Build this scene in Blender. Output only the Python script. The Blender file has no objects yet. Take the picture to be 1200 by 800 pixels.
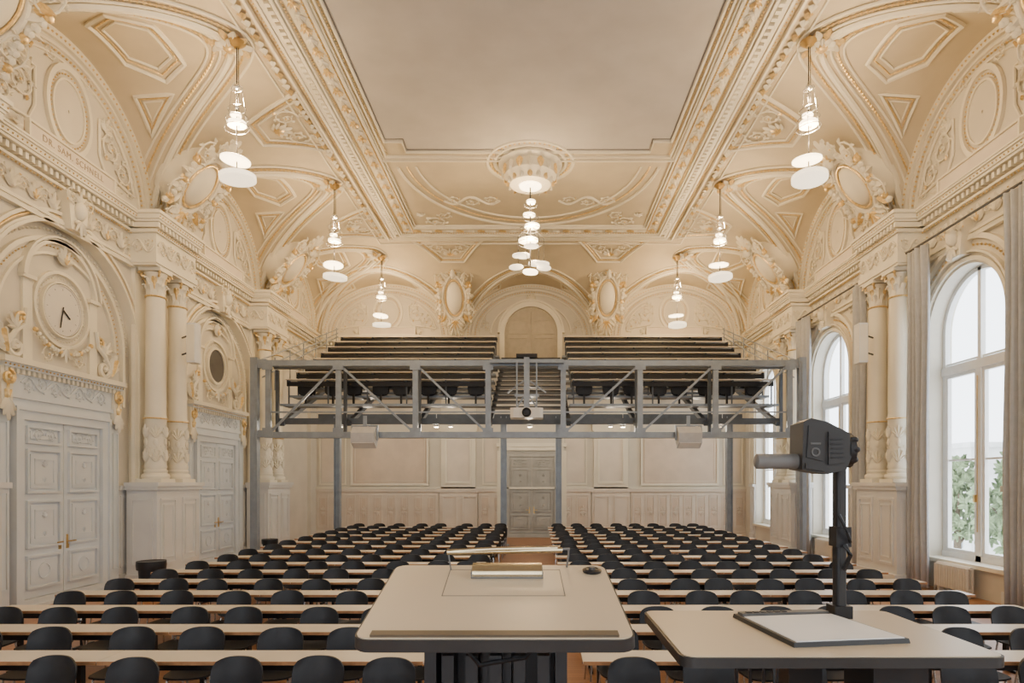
import bpy, bmesh, math, random
from mathutils import Vector, Matrix
random.seed(3)
pi=math.pi; sin=math.sin; cos=math.cos; sqrt=math.sqrt
XL,XR,D=-9.0,8.6,26.3
CX=-.2; Y0=-2.0
ZS=8.25; CR=2.55; CU=4.15; LR=2.46; LRB=2.12; ZC=ZS+CR
SB=[(0.5,2.7),(6.4,2.7),(12.3,2.7),(18.2,2.7),(23.65,2.4)]
BB=[(-6.07,2.7),(-.2,2.7),(5.67,2.7)]
COL=bpy.context.scene.collection

# ---------------- materials ----------------
def mat(name,col,rough=.6,metal=0.,var=.06,scale=6.,bump=0.,emit=None,es=0.,spec=.4,col2=None):
    m=bpy.data.materials.new(name); m.use_nodes=True
    nt=m.node_tree; b=nt.nodes['Principled BSDF']
    b.inputs['Roughness'].default_value=rough; b.inputs['Metallic'].default_value=metal
    b.inputs['Specular IOR Level'].default_value=spec
    tc=nt.nodes.new('ShaderNodeTexCoord'); n=nt.nodes.new('ShaderNodeTexNoise')
    n.inputs['Scale'].default_value=scale; n.inputs['Detail'].default_value=4
    nt.links.new(tc.outputs['Object'],n.inputs['Vector'])
    r=nt.nodes.new('ShaderNodeValToRGB')
    c2=col2 or [max(0,c*(1-var)) for c in col]; c1=[min(1,c*(1+var)) for c in col] if not col2 else col
    r.color_ramp.elements[0].position=.35; r.color_ramp.elements[1].position=.65
    r.color_ramp.elements[0].color=(*c2,1); r.color_ramp.elements[1].color=(*c1,1)
    nt.links.new(n.outputs['Fac'],r.inputs['Fac']); nt.links.new(r.outputs['Color'],b.inputs['Base Color'])
    if bump:
        bp=nt.nodes.new('ShaderNodeBump'); bp.inputs['Strength'].default_value=bump; bp.inputs['Distance'].default_value=.02
        nt.links.new(n.outputs['Fac'],bp.inputs['Height']); nt.links.new(bp.outputs['Normal'],b.inputs['Normal'])
    if emit:
        b.inputs['Emission Color'].default_value=(*emit,1); b.inputs['Emission Strength'].default_value=es
    return m
PL=mat('plaster_cream',(.80,.745,.60),.5,var=.04,scale=1.5)
VA=mat('vault_plaster',(.62,.54,.385),.65,var=.05,scale=1.3)
WA=mat('plaster_wall',(.66,.615,.515),.65,var=.04,scale=1.2)
GO=mat('gilding',(.78,.58,.27),.35,.55,var=.15,scale=20)
CG=mat('ceiling_paint',(.52,.49,.445),.8,var=.05,scale=1.3)
WS=mat('wainscot_paint',(.68,.67,.64),.5,var=.03,scale=2)
DP=mat('door_paint',(.66,.70,.73),.45,var=.03,scale=2)
DK=mat('grey_door_paint',(.42,.41,.37),.5,var=.08,scale=3)
TN=mat('tan_panel',(.66,.555,.44),.7,var=.05,scale=2)
TN2=mat('tan_frame',(.72,.64,.53),.65,var=.04,scale=2)
BK=mat('black_plastic',(.012,.013,.017),.45,var=.15,scale=8)
BM=mat('black_metal',(.018,.018,.02),.4,.2,var=.1)
ST=mat('blue_grey_steel',(.27,.31,.36),.45,.35,var=.08,scale=5)
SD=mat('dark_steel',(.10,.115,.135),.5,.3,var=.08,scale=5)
CH=mat('chrome',(.6,.6,.6),.25,.95,var=.04)
SB_=mat('satin_brass_silver',(.50,.40,.25),.25,.95,var=.06,scale=14)
LM=mat('laminate_cream',(.70,.62,.50),.35,var=.03,scale=3)
LD=mat('lectern_laminate',(.56,.465,.335),.33,var=.02,scale=3)
WE=mat('wood_edge',(.36,.18,.08),.5,var=.2,scale=12)
CU_=mat('curtain_fabric',(.44,.45,.46),.9,var=.05,scale=9)
GD=mat('dark_grey_plastic',(.026,.025,.025),.42,var=.1)
GM=mat('mid_grey_plastic',(.10,.098,.095),.45,var=.06)
GA=mat('warm_grey_plastic',(.14,.135,.13),.45,var=.06)
GS=mat('light_grey_plastic',(.52,.53,.55),.45,var=.05)
WP=mat('white_plastic',(.76,.76,.74),.4,var=.03)
BR=mat('brass',(.65,.45,.18),.3,.9,var=.1)
RD=mat('radiator_enamel',(.68,.62,.52),.4,var=.03)
EM=mat('lamp_glow',(1,.9,.7),.5,emit=(1,.76,.44),es=8)
EM2=mat('opal_glass_glow',(1,.95,.85),.5,emit=(1,.80,.52),es=2.4)
PP=mat('paper_white',(.8,.79,.77),.5,var=.01)
CF=mat('clock_dial_cream',(.72,.68,.60),.5,var=.01)
TXT=mat('inscription_paint',(.36,.29,.20),.6)
FB=mat('exterior_stone',(.62,.62,.60),.9,var=.08,scale=1)
FG=mat('exterior_glazing',(.30,.33,.36),.5,var=.1,scale=3)
TRL=mat('tree_foliage',(.20,.26,.14),.9,var=.35,scale=3)
TRT=mat('tree_bark',(.12,.09,.06),.9,var=.2)
BGD=mat('brown_grey_door',(.46,.41,.31),.5)
STRIP=mat('brown_strip',(.10,.075,.05),.4)
def floor_mat():
    m=bpy.data.materials.new('parquet_floor'); m.use_nodes=True; nt=m.node_tree; b=nt.nodes['Principled BSDF']
    tc=nt.nodes.new('ShaderNodeTexCoord'); br=nt.nodes.new('ShaderNodeTexBrick')
    br.inputs['Scale'].default_value=1; br.inputs['Brick Width'].default_value=.6; br.inputs['Row Height'].default_value=.09
    br.inputs['Mortar Size'].default_value=.002
    br.inputs['Color1'].default_value=(.42,.20,.08,1); br.inputs['Color2'].default_value=(.34,.15,.06,1); br.inputs['Mortar'].default_value=(.12,.06,.03,1)
    nt.links.new(tc.outputs['Object'],br.inputs['Vector']); nt.links.new(br.outputs['Color'],b.inputs['Base Color'])
    b.inputs['Roughness'].default_value=.35; return m
FL=floor_mat()
def glass_mat():
    m=bpy.data.materials.new('window_glass'); m.use_nodes=True; nt=m.node_tree
    o=nt.nodes['Material Output']; nt.nodes.remove(nt.nodes['Principled BSDF'])
    t=nt.nodes.new('ShaderNodeBsdfTransparent'); g=nt.nodes.new('ShaderNodeBsdfGlossy'); g.inputs['Roughness'].default_value=.05
    mx=nt.nodes.new('ShaderNodeMixShader'); mx.inputs[0].default_value=.06
    nt.links.new(t.outputs[0],mx.inputs[1]); nt.links.new(g.outputs[0],mx.inputs[2]); nt.links.new(mx.outputs[0],o.inputs[0]); return m
GL=glass_mat()
MATS=[PL,GO,WA,WS,DP,DK,TN,TN2]

# ---------------- mesh builder ----------------
class MB:
    def __init__(s,T=None): s.v=[];s.f=[];s.m=[];s.T=T
    def add(s,vs,fs,m=0):
        b=len(s.v)
        s.v+= [s.T(*p) for p in vs] if s.T else [tuple(p) for p in vs]
        s.f+=[[b+i for i in f] for f in fs]; s.m+=[m]*len(fs)
    def box(s,a0,a1,b0,b1,c0,c1,m=0):
        s.add([(a0,b0,c0),(a1,b0,c0),(a1,b1,c0),(a0,b1,c0),(a0,b0,c1),(a1,b0,c1),(a1,b1,c1),(a0,b1,c1)],
          [(0,3,2,1),(4,5,6,7),(0,1,5,4),(1,2,6,5),(2,3,7,6),(3,0,4,7)],m)
    def prism(s,poly,c0,c1,m=0,scale_top=None):
        n=len(poly); top=poly
        if scale_top is not None:
            cx=sum(p[0] for p in poly)/n; cy=sum(p[1] for p in poly)/n
            top=[(cx+(p[0]-cx)*scale_top,cy+(p[1]-cy)*scale_top) for p in poly]
        s.add([(*p,c0) for p in poly]+[(*p,c1) for p in top],
          [tuple(range(n))[::-1],tuple(range(n,2*n))]+[(i,(i+1)%n,n+(i+1)%n,n+i) for i in range(n)],m)
    def lathe(s,prof,cx,cy,n=16,m=0,cz=0):
        vs=[];fs=[];k=len(prof)
        for r,z in prof:
            for i in range(n):
                a=2*pi*i/n; vs.append((cx+r*cos(a),cy+r*sin(a),cz+z))
        for j in range(k-1):
            for i in range(n): fs.append((j*n+i,j*n+(i+1)%n,(j+1)*n+(i+1)%n,(j+1)*n+i))
        fs.append(tuple(range(n))[::-1]); fs.append(tuple((k-1)*n+i for i in range(n)))
        s.add(vs,fs,m)
    def tube(s,pts,r,m=0,n=6,closed=False,phase=0.,ref=None):
        P=[Vector(p) for p in pts]; N=len(P); vs=[];fs=[]
        if N<2: return
        for i in range(N):
            if closed: t=P[(i+1)%N]-P[i-1]
            else: t=P[min(i+1,N-1)]-P[max(i-1,0)]
            if t.length<1e-9: t=Vector((0,0,1))
            t.normalize(); up=Vector(ref) if ref else Vector((0,0,1))
            if abs(t.dot(up))>.95: up=Vector((0,1,0)) if abs(t.y)<.9 else Vector((1,0,0))
            a=t.cross(up).normalized(); b=a.cross(t)
            rr=r[i] if isinstance(r,(list,tuple)) else r
            for k in range(n):
                an=2*pi*k/n+phase; vs.append(tuple(P[i]+a*(rr*cos(an))+b*(rr*sin(an))))
        for i in range(N if closed else N-1):
            j=(i+1)%N
            for k in range(n): fs.append((i*n+k,i*n+(k+1)%n,j*n+(k+1)%n,j*n+k))
        if not closed: fs.append(tuple(range(n))[::-1]); fs.append(tuple((N-1)*n+k for k in range(n)))
        s.add(vs,fs,m)
    def beam(s,p,q,w,m=0): s.tube([p,q],w*.7071,m,n=4,phase=pi/4)
    def ball(s,c,r,m=0,n=10,k=6):
        vs=[];fs=[]
        rx,ry,rz=r if isinstance(r,(tuple,list)) else (r,r,r)
        for j in range(1,k):
            b=pi*j/k
            for i in range(n):
                a=2*pi*i/n; vs.append((c[0]+rx*sin(b)*cos(a),c[1]+ry*sin(b)*sin(a),c[2]+rz*cos(b)))
        vs+=[(c[0],c[1],c[2]+rz),(c[0],c[1],c[2]-rz)]
        T=len(vs)-2
        for j in range(k-2):
            for i in range(n): fs.append((j*n+i,(j+1)*n+i,(j+1)*n+(i+1)%n,j*n+(i+1)%n))
        for i in range(n):
            fs.append((T,i,(i+1)%n)); fs.append((T+1,(k-2)*n+(i+1)%n,(k-2)*n+i))
        s.add(vs,fs,m)
    def bead(s,c,r,m=1):
        x,y,z=c
        s.add([(x+r,y,z),(x-r,y,z),(x,y+r,z),(x,y-r,z),(x,y,z+r),(x,y,z-r)],
          [(0,2,4),(2,1,4),(1,3,4),(3,0,4),(2,0,5),(1,2,5),(3,1,5),(0,3,5)],m)
    def beads(s,pts,r,sp,m=1):
        acc=0
        for i in range(len(pts)-1):
            a=Vector(pts[i]);b=Vector(pts[i+1]);L=(b-a).length
            while acc<L:
                s.bead(tuple(a+(b-a)*(acc/L)),r,m); acc+=sp
            acc-=L
    def ring(s,cu,cv,r0,r1,a0,a1,w0,w1,m=0,n=24,e=1.):
        full=abs(a1-a0-2*pi)<1e-6; vs=[];fs=[]
        for i in range(n+1):
            a=a0+(a1-a0)*i/n
            for (r,w) in ((r0,w0),(r1,w0),(r1,w1),(r0,w1)): vs.append((cu+r*cos(a),cv+r*e*sin(a),w))
        for i in range(n):
            for k in range(4): fs.append((i*4+k,i*4+(k+1)%4,(i+1)*4+(k+1)%4,(i+1)*4+k))
        if not full: fs+= [(0,1,2,3),(n*4+3,n*4+2,n*4+1,n*4)]
        s.add(vs,fs,m)
    def archband(s,c,zs,z0,r0,r1,w0,w1,m=0,n=28):
        s.ring(c,zs,r0,r1,0,pi,w0,w1,m,n)
        s.box(c-r1,c-r0,z0,zs,w0,w1,m); s.box(c+r0,c+r1,z0,zs,w0,w1,m)
    def frame(s,u0,u1,v0,v1,t,w0,w1,m=0):
        s.box(u0,u1,v0,v0+t,w0,w1,m); s.box(u0,u1,v1-t,v1,w0,w1,m)
        s.box(u0,u0+t,v0+t,v1-t,w0,w1,m); s.box(u1-t,u1,v0+t,v1-t,w0,w1,m)
    def leaf(s,u,v,ang,L,W,w,h,m=0):
        d=(cos(ang),sin(ang)); nn=(-sin(ang),cos(ang)); vs=[];fs=[]
        for t,wd,hh in ((0,.3,.5),(.3,1,.9),(.65,.75,1),(.9,.35,1.1),(1,.02,.7)):
            for sd in (-1,0,1):
                vs.append((u+d[0]*L*t+nn[0]*W*.5*wd*sd, v+d[1]*L*t+nn[1]*W*.5*wd*sd, w+(h*hh if sd==0 else h*.15)))
        for i in range(4):
            for k in range(2): fs.append((i*3+k,i*3+k+1,(i+1)*3+k+1,(i+1)*3+k))
        s.add(vs,fs,m)
    def spiral(s,u,v,R,a0,dr,w,r,m=0,turns=1.5,n=18):
        pts=[];rs=[]
        for i in range(n+1):
            t=i/n; a=a0+dr*2*pi*turns*t; rr=R*(1-t)**.8+R*.08
            pts.append((u+rr*cos(a),v+rr*sin(a),w)); rs.append(r*(.6+.6*sin(pi*min(1,t+.15))))
        s.tube(pts,rs,m,n=5,ref=(0,0,1)); s.ball((u,v,w+r*.5),r*1.4,m,6,4)
    def ascroll(s,u,v,R,a0,dr,w,m=0,mg=1,turns=1.3):
        n=16; pts=[];rs=[]
        for i in range(n+1):
            t=i/n; a=a0+dr*2*pi*turns*t; rr=R*(1-t)**.8+R*.1
            p=(u+rr*cos(a),v+rr*sin(a)); pts.append((*p,w+R*.06)); rs.append(R*.07*(1.1-.5*t))
            if i%2==0 and i<14:
                s.leaf(p[0],p[1],a+dr*.95,R*.5*(1-.45*t),R*.22*(1-.3*t),w,R*.17,mg if i==4 else m)
                if i<9:
                    s.leaf(p[0],p[1],a+pi+dr*-.3,R*.26,R*.14,w,R*.13,m); s.leaf(p[0],p[1],a+dr*.3,R*.28,R*.12,w,R*.12,m)
        s.tube(pts,rs,m,n=5,ref=(0,0,1))
        for k in range(6): s.leaf(u,v,k*2*pi/6,R*.27,R*.15,w+R*.03,R*.12,m)
        s.ball((u,v,w+R*.12),R*.10,mg,6,4)
    def palmette(s,u,v,ang,S,w,m=0,k=7,spread=1.15):
        for i in range(k):
            q=(i-(k-1)/2)/((k-1)/2); s.leaf(u,v,ang+q*spread,S*(1-.35*abs(q)),S*.26,w,S*.14,m)
    def rinceau(s,u0,u1,v,amp,w,m=0,mg=1,n=4):
        L=(u1-u0)/n; pts=[(u0+(u1-u0)*i/(n*8),v+amp*.35*sin(pi*i/8),w) for i in range(n*8+1)]
        s.tube(pts,amp*.06,m,5)
        for i in range(n):
            sg=1 if i%2==0 else -1; cu=u0+L*(i+.5)
            s.ascroll(cu,v-sg*amp*.1,min(amp*.42,L*.4),sg*pi/2,-sg,w,m,mg,1.2)
    def scrollfill(s,u,v,S,w,m=0,mg=1,flip=1):
        s.ascroll(u,v,S*.42,pi*.5,flip,w,m,mg,1.5)
        s.ascroll(u-flip*S*.42,v-S*.55,S*.28,-pi*.3,-flip,w,m,mg,1.3)
        s.ascroll(u+flip*S*.05,v+S*.72,S*.24,-pi/2,-flip,w,m,mg,1.2)
        s.palmette(u+flip*S*.35,v-S*.55,-pi/2+flip*.8,S*.35,w,m,5)
    def cartouche(s,S,m=0,mg=1):
        s.ball((0,0,.05*S),(.33*S,.46*S,.14*S),m,20,10)
        s.tube([(.37*S*cos(a),.5*S*sin(a),.08*S) for a in [2*pi*i/28 for i in range(28)]],.025*S,mg,6,True)
        s.tube([(.46*S*cos(a)*(1+.06*cos(4*a)),.62*S*sin(a),.06*S) for a in [2*pi*i/32 for i in range(32)]],.055*S,m,6,True)
        for k in range(14):
            a=2*pi*k/14+.2; s.leaf(.47*S*cos(a),.62*S*sin(a),a+.5,.24*S,.15*S,.06*S,.1*S,m)
        for sd in (-1,1):
            s.ascroll(sd*.50*S,.55*S,.26*S,pi/2,-sd,.1*S,m,mg,1.5)
            s.ascroll(sd*.24*S,.88*S,.2*S,pi/2,sd,.14*S,m,mg,1.4)
            s.ascroll(sd*.56*S,-.30*S,.25*S,-pi/2,sd,.1*S,m,mg,1.5)
            s.ascroll(sd*.28*S,-.80*S,.22*S,-pi/2,-sd,.1*S,m,mg,1.4)
            for k in range(7):
                a=-1.2+k*.42; s.leaf(sd*.52*S*cos(a),.68*S*sin(a),a if sd>0 else pi-a,.30*S,.18*S,.06*S,.1*S,mg if k%3==1 else m)
            g=[(sd*(.68-.1*sin(pi*t/9))*S,(.35-1.0*t/9)*S,.12*S) for t in range(10)]
            for i,p in enumerate(g): s.ball(p,(.075*S,.07*S,.065*S),mg if i%4==0 else m,6,4)
        s.palmette(0,.70*S,pi/2,.55*S,.12*S,m); s.palmette(0,.66*S,pi/2,.28*S,.2*S,mg,5)
        s.palmette(0,-.64*S,-pi/2,.6*S,.08*S,m); s.palmette(0,-.64*S,-pi/2,.3*S,.13*S,mg,5)
        s.ball((0,.68*S,.22*S),(.11*S,.14*S,.1*S),m,8,6)

def finish(o,label=None,cat=None,kind=None,group=None,parent=None):
    if label: o['label']=label
    if cat and parent is None: o['category']=cat
    if kind: o['kind']=kind
    if group: o['group']=group
    if parent is not None: o.parent=parent
    COL.objects.link(o); return o
def mesh(mb,name,mats,smooth=True,ang=38,recalc=True):
    me=bpy.data.meshes.new(name); me.from_pydata(mb.v,[],mb.f)
    if not isinstance(mats,(list,tuple)): mats=[mats]
    for m in mats: me.materials.append(m)
    me.polygons.foreach_set('material_index',[min(i,len(mats)-1) for i in mb.m])
    if recalc:
        bm=bmesh.new(); bm.from_mesh(me); bmesh.ops.recalc_face_normals(bm,faces=bm.faces); bm.to_mesh(me); bm.free()
    if smooth: me.shade_smooth(); me.set_sharp_from_angle(angle=math.radians(ang))
    me.update(); return me
def obj(mb,name,mats,label=None,cat=None,kind=None,group=None,parent=None,loc=(0,0,0),rz=0,**k):
    o=bpy.data.objects.new(name,mesh(mb,name,mats,**k)); o.location=loc; o.rotation_euler=(0,0,rz)
    return finish(o,label,cat,kind,group,parent)
def empty(name,label,cat,loc=(0,0,0),group=None,rz=0,kind=None,T=None):
    o=bpy.data.objects.new(name,None); o.location=loc; o.rotation_euler=(0,0,rz); o.empty_display_size=.2
    return finish(o,label,cat,kind,group)
def copytree(o,loc,rz=0,**props):
    c=o.copy(); c.location=loc; c.rotation_euler=(0,0,rz); COL.objects.link(c)
    for k,v in props.items(): c[k]=v
    for ch in o.children:
        d=ch.copy(); d.parent=c; COL.objects.link(d)
        for g in ch.children:
            e=g.copy(); e.parent=d; COL.objects.link(e)
    return c
TL=lambda u,v,w:(XL+w,u,v)
TR=lambda u,v,w:(XR-w,u,v)
TB=lambda u,v,w:(u,D-w,v)
TF=lambda u,v,w:(u,Y0+w,v)
_tn=[0]
def trim(mb,mats=MATS,label=None):
    _tn[0]+=1; return obj(mb,'trim_%d'%_tn[0],mats,label,None,'structure')

# ---------------- shell ----------------
def arch_wall(mb,u0,u1,ztop,ops,thick,m=2,back=False):
    cur=u0
    for c,a,z0,zs in ops:
        mb.add([(cur,0,0),(c-a,0,0),(c-a,ztop,0),(cur,ztop,0)],[(0,1,2,3)],m)
        n=28; us=[c-a*cos(pi*i/n) for i in range(n+1)]; za=[zs+sqrt(max(0,a*a-(u-c)**2)) for u in us]
        for i in range(n):
            mb.add([(us[i],za[i],0),(us[i+1],za[i+1],0),(us[i+1],ztop,0),(us[i],ztop,0)],[(0,1,2,3)],m)
            mb.add([(us[i],za[i],0),(us[i+1],za[i+1],0),(us[i+1],za[i+1],-thick),(us[i],za[i],-thick)],[(0,1,2,3)],m)
            if back: mb.add([(us[i],z0,-thick),(us[i+1],z0,-thick),(us[i+1],za[i+1],-thick),(us[i],za[i],-thick)],[(0,1,2,3)],m)
        for s in (-1,1): mb.add([(c+s*a,z0,0),(c+s*a,zs,0),(c+s*a,zs,-thick),(c+s*a,z0,-thick)],[(0,1,2,3)],m)
        if z0>0:
            mb.add([(c-a,0,0),(c+a,0,0),(c+a,z0,0),(c-a,z0,0)],[(0,1,2,3)],m)
            mb.add([(c-a,z0,0),(c+a,z0,0),(c+a,z0,-thick),(c-a,z0,-thick)],[(0,1,2,3)],m)
        cur=c+a
    mb.add([(cur,0,0),(u1,0,0),(u1,ztop,0),(cur,ztop,0)],[(0,1,2,3)],m)
AC=[0.5,6.4,12.3,18.2,24.0]
mb=MB(TL); arch_wall(mb,Y0,D,11.0,[(c,2.1 if c<20 else 1.6,0,5.05) for c in AC],.14,2,True)
obj(mb,'wall_left',MATS,kind='structure',recalc=False)
WN=[(0.5,1.3,.65,5.4),(6.6,1.2,.65,5.45),(12.85,1.15,.65,5.45),(18.7,1.15,.65,5.45),(23.9,1.1,.65,5.45)]
mb=MB(TR); arch_wall(mb,Y0,D,11.0,WN,.5,2)
obj(mb,'wall_right',MATS,kind='structure',recalc=False)
mb=MB(TB); mb.add([(XL,0,0),(XR,0,0),(XR,11,0),(XL,11,0)],[(0,1,2,3)],2)
obj(mb,'wall_back',MATS,kind='structure')
WF_FILL=[(-6.07,1.5,.9,5.6),(-.2,1.5,.9,5.6),(5.67,1.5,.9,5.6)]  # unseen front-wall window openings, added to let in fill light
mb=MB(TF); arch_wall(mb,XL,XR,11.0,WF_FILL,.4,2)
obj(mb,'wall_front',MATS,kind='structure',recalc=False)
mb=MB(); mb.box(XL-.6,XR+.6,Y0,D,-.1,0,0)
obj(mb,'floor',FL,kind='structure')
def cove(u): return ZC if u>=CU else ZS+CR*sqrt(max(0,1-(1-max(0,u)/CU)**2))
def lun(s,B,R):
    z=ZS
    for c,h in B:
        if abs(s-c)<h: z=max(z,ZS+R*sqrt(1-((s-c)/h)**2))
    return z
def ZZ(x,y):
    u=min(x-XL,XR-x); v=D-y
    cx=max(cove(u),lun(y,SB,LR)) if u<CU else ZC
    cy=max(cove(v),lun(x,BB,LRB)) if v<CU else ZC
    return min(cx,cy)
NA=44
ua=[CU*(1-cos(pi/2*i/NA)) for i in range(NA+1)]
xs=[XL+u for u in ua]+[XL+CU+(XR-XL-2*CU)*i/30 for i in range(1,30)]+[XR-u for u in ua[::-1]]
n2=230
ys=[Y0+(D-CU-Y0)*i/n2 for i in range(n2+1)]+[D-u for u in ua[::-1]][1:]
mb=MB(); nx=len(xs)
vs=[(x,y,ZZ(x,y)) for y in ys for x in xs]
mb.add(vs,[(j*nx+i,j*nx+i+1,(j+1)*nx+i+1,(j+1)*nx+i) for j in range(len(ys)-1) for i in range(nx-1)],0)
obj(mb,'ceiling',[VA],kind='structure',recalc=False)

# ---------------- ceiling mouldings ----------------
def loop(mb,hw,y1,wd,h,m=0):
    a,b=CX-hw,CX+hw
    mb.box(a-wd/2,a+wd/2,Y0,y1+wd/2,ZC-h,ZC+.02,m); mb.box(b-wd/2,b+wd/2,Y0,y1+wd/2,ZC-h,ZC+.02,m)
    mb.box(a+wd/2,b-wd/2,y1-wd/2,y1+wd/2,ZC-h,ZC+.02,m)
mb=MB()
yE=D-CU
loop(mb,4.66,yE,.10,.08); loop(mb,4.74,yE+.08,.05,.11); loop(mb,4.45,yE-.2,.06,.13); loop(mb,4.38,yE-.27,.04,.09)
loop(mb,4.12,yE-.5,.30,.04); loop(mb,3.88,yE-.8,.04,.10); loop(mb,3.81,yE-.87,.03,.06)
loop(mb,3.72,16.75,.04,.07); loop(mb,3.86,16.9,.04,.09); loop(mb,4.95,yE+.25,.05,.10); loop(mb,5.35,yE+.65,.04,.08)
for sx in (-1,1):
    y=3.0
    while y<yE-.3:
        mb.box(CX+sx*4.55-.05,CX+sx*4.55+.05,y,y+.09,ZC-.12,ZC,0); y+=.18
    y=3.0; k=0
    while y<yE-.6:
        mb.T=lambda u,v,w,X=CX+sx*4.12:(X+u,v,ZC-.05-w)
        mb.palmette(0,y,pi/2,.23,0,1 if k%2==0 else 0,5,.9)
        mb.ball((0,y+.26,.02),(.06,.04,.05),1 if k%2 else 0,6,4); y+=.32; k+=1
    y=3.0;k=0
    while y<yE:
        mb.T=lambda u,v,w,X=CX+sx*5.15:(X+u,v,ZC-.06-w)
        mb.leaf(0,y,pi/2,.17,.18,0,.06,1 if k%3==0 else 0); y+=.19;k+=1
    mb.T=None
    for hw,r,sp in ((4.31,.024,.08),(3.95,.022,.075),(4.83,.026,.09),(3.66,.018,.08)):
        mb.beads([(CX+sx*hw,3,ZC-.06),(CX+sx*hw,(16.6 if hw<3.7 else yE-.4),ZC-.06)],r,sp)
x=CX-4.3; k=0
while x<CX+4.3:
    mb.box(x,x+.09,yE-.14,yE-.04,ZC-.12,ZC,0)
    if k%2==0: mb.T=lambda u,v,w:(v,yE-.5+u,ZC-.04-w); mb.leaf(0,x,pi/2,.26,.2,0,.06,(k//2)%2); mb.T=None
    x+=.18; k+=1
mb.beads([(CX-4.3,yE-.33,ZC-.06),(CX+4.3,yE-.33,ZC-.06)],.026,.085)
for q,r,m_ in ((1,.045,0),(.93,.018,1),(.86,.03,0)):
    pts=[(CX+3.55*q*cos(a),17.1+4.1*q*sin(a),ZC-.02) for a in [pi*.02+pi*.96*i/60 for i in range(61)]]
    mb.tube(pts,r,m_,6)
    if q==.93: mb.beads(pts,.028,.1)
mb.T=lambda u,v,w:(CX+u,19.6+v,ZC-.01-w)
for sx in (-1,1): mb.scrollfill(sx*3.1,1.3,.8,0,0,1,sx); mb.rinceau(.9 if sx>0 else -2.6,2.6 if sx>0 else -.9,-.2,.7,0,0,1,3)
mb.T=None
trim(mb,label='gilded beaded plaster mouldings around the flat ceiling')
mb=MB(); hw=3.6
P=[(CX-hw,Y0),(CX+hw,Y0),(CX+hw,16.0),(CX+hw-.45,16.0),(CX+hw-.45,16.5),(CX-hw+.45,16.5),(CX-hw+.45,16.0),(CX-hw,16.0)]
mb.prism(P,ZC-.03,ZC-.005,0)
mb.tube([(p[0],p[1],ZC-.04) for p in P[1:]]+[(P[0][0],P[0][1],ZC-.04)],.035,1,6)
P2=[(CX+(p[0]-CX)*.985,p[1]-.12 if p[1]>10 else p[1]) for p in P]
mb.tube([(p[0],p[1],ZC-.035) for p in P2[1:]]+[(P2[0][0],P2[0][1],ZC-.035)],.014,2,6)
trim(mb,[CG,PL,GA],'flat grey painted ceiling panel with stepped corners')

def ug(t,R=LR):
    k=R*sqrt(max(0,1-t*t))/CR; return CU*(1-sqrt(max(0,1-k*k)))
def T2L(a,d): return (XL+d,a)
def T2R(a,d): return (XR-d,a)
def T2B(a,d): return (a,D-d)
def vault_bay(T2,c,h,R=LR):
    mb=MB()
    def drape(a,d,off=.02):
        x,y=T2(a,max(d,.02)); return (x,y,ZZ(x,y)-off)
    N=56; sc=ug(0,R)/ug(0,LR)
    for q,r,m_,bd in ((1.0,.065,0,0),(1.05,.026,0,0),(1.09,.014,1,1),(.94,.026,0,0),(.90,.014,1,1),(.86,.026,0,0),(1.15,.03,0,0)):
        pts=[]
        for i in range(N+1):
            t=-cos(pi*i/N); d=ug(t,R); pts.append(drape(c+h*t*q,d*(1+(q-1)),.03))
        mb.tube(pts,r,m_,6)
        if bd: mb.beads(pts,.038,.10,1)
    def patch(poly,r=.03,m_=1):
        pts=[]
        for i in range(len(poly)):
            a,b=poly[i],poly[(i+1)%len(poly)]
            for k in range(6): pts.append(drape(c+a[0]+(b[0]-a[0])*k/6,a[1]+(b[1]-a[1])*k/6,.02))
        mb.tube(pts,r,m_,5,True); return pts
    if sc>.9:
        H=[(-.95,1.35),(-.55,.75),(.55,.75),(.95,1.35),(.55,1.95),(-.55,1.95)]
        patch(H,.045,0); p=patch([(a*.84,1.35+(b-1.35)*.84) for a,b in H],.014,1); mb.beads(p+[p[0]],.022,.08); patch([(a*.7,1.35+(b-1.35)*.7) for a,b in H],.025,0)
    for sd in (-1,1):
        Tt=[(sd*1.25,.5),(sd*1.95,.45),(sd*1.2,1.35)]
        if sc<.9: Tt=[(a,b*.75) for a,b in Tt]
        cxm=sum(a for a,b in Tt)/3; cym=sum(b for a,b in Tt)/3
        patch(Tt,.04,0); patch([(cxm+(a-cxm)*.74,cym+(b-cym)*.74) for a,b in Tt],.015,1)
        patch([(cxm+(a-cxm)*.5,cym+(b-cym)*.5) for a,b in Tt],.02,0)
    dd=ug(0,R)
    if sc>.9:
        x,y=T2(c,dd+.05); z=ZZ(x,y)
        n0=Vector(T2(c,1))-Vector(T2(c,0)); e=Vector(T2(c+1,0))-Vector(T2(c,0))
        mb.T=lambda u,v,w:(x+e.x*u+n0.x*v,y+e.y*u+n0.y*v,z-.03-w)
        for k in range(10): mb.leaf(0,0,k*2*pi/10,.42,.2,0,.09,k%2)
        for k in range(10): mb.leaf(0,0,k*2*pi/10+.3,.25,.14,.06,.09,0)
        mb.ball((0,0,.08),(.14,.14,.1),1,10,6)
        mb.T=None
    return mb
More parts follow.
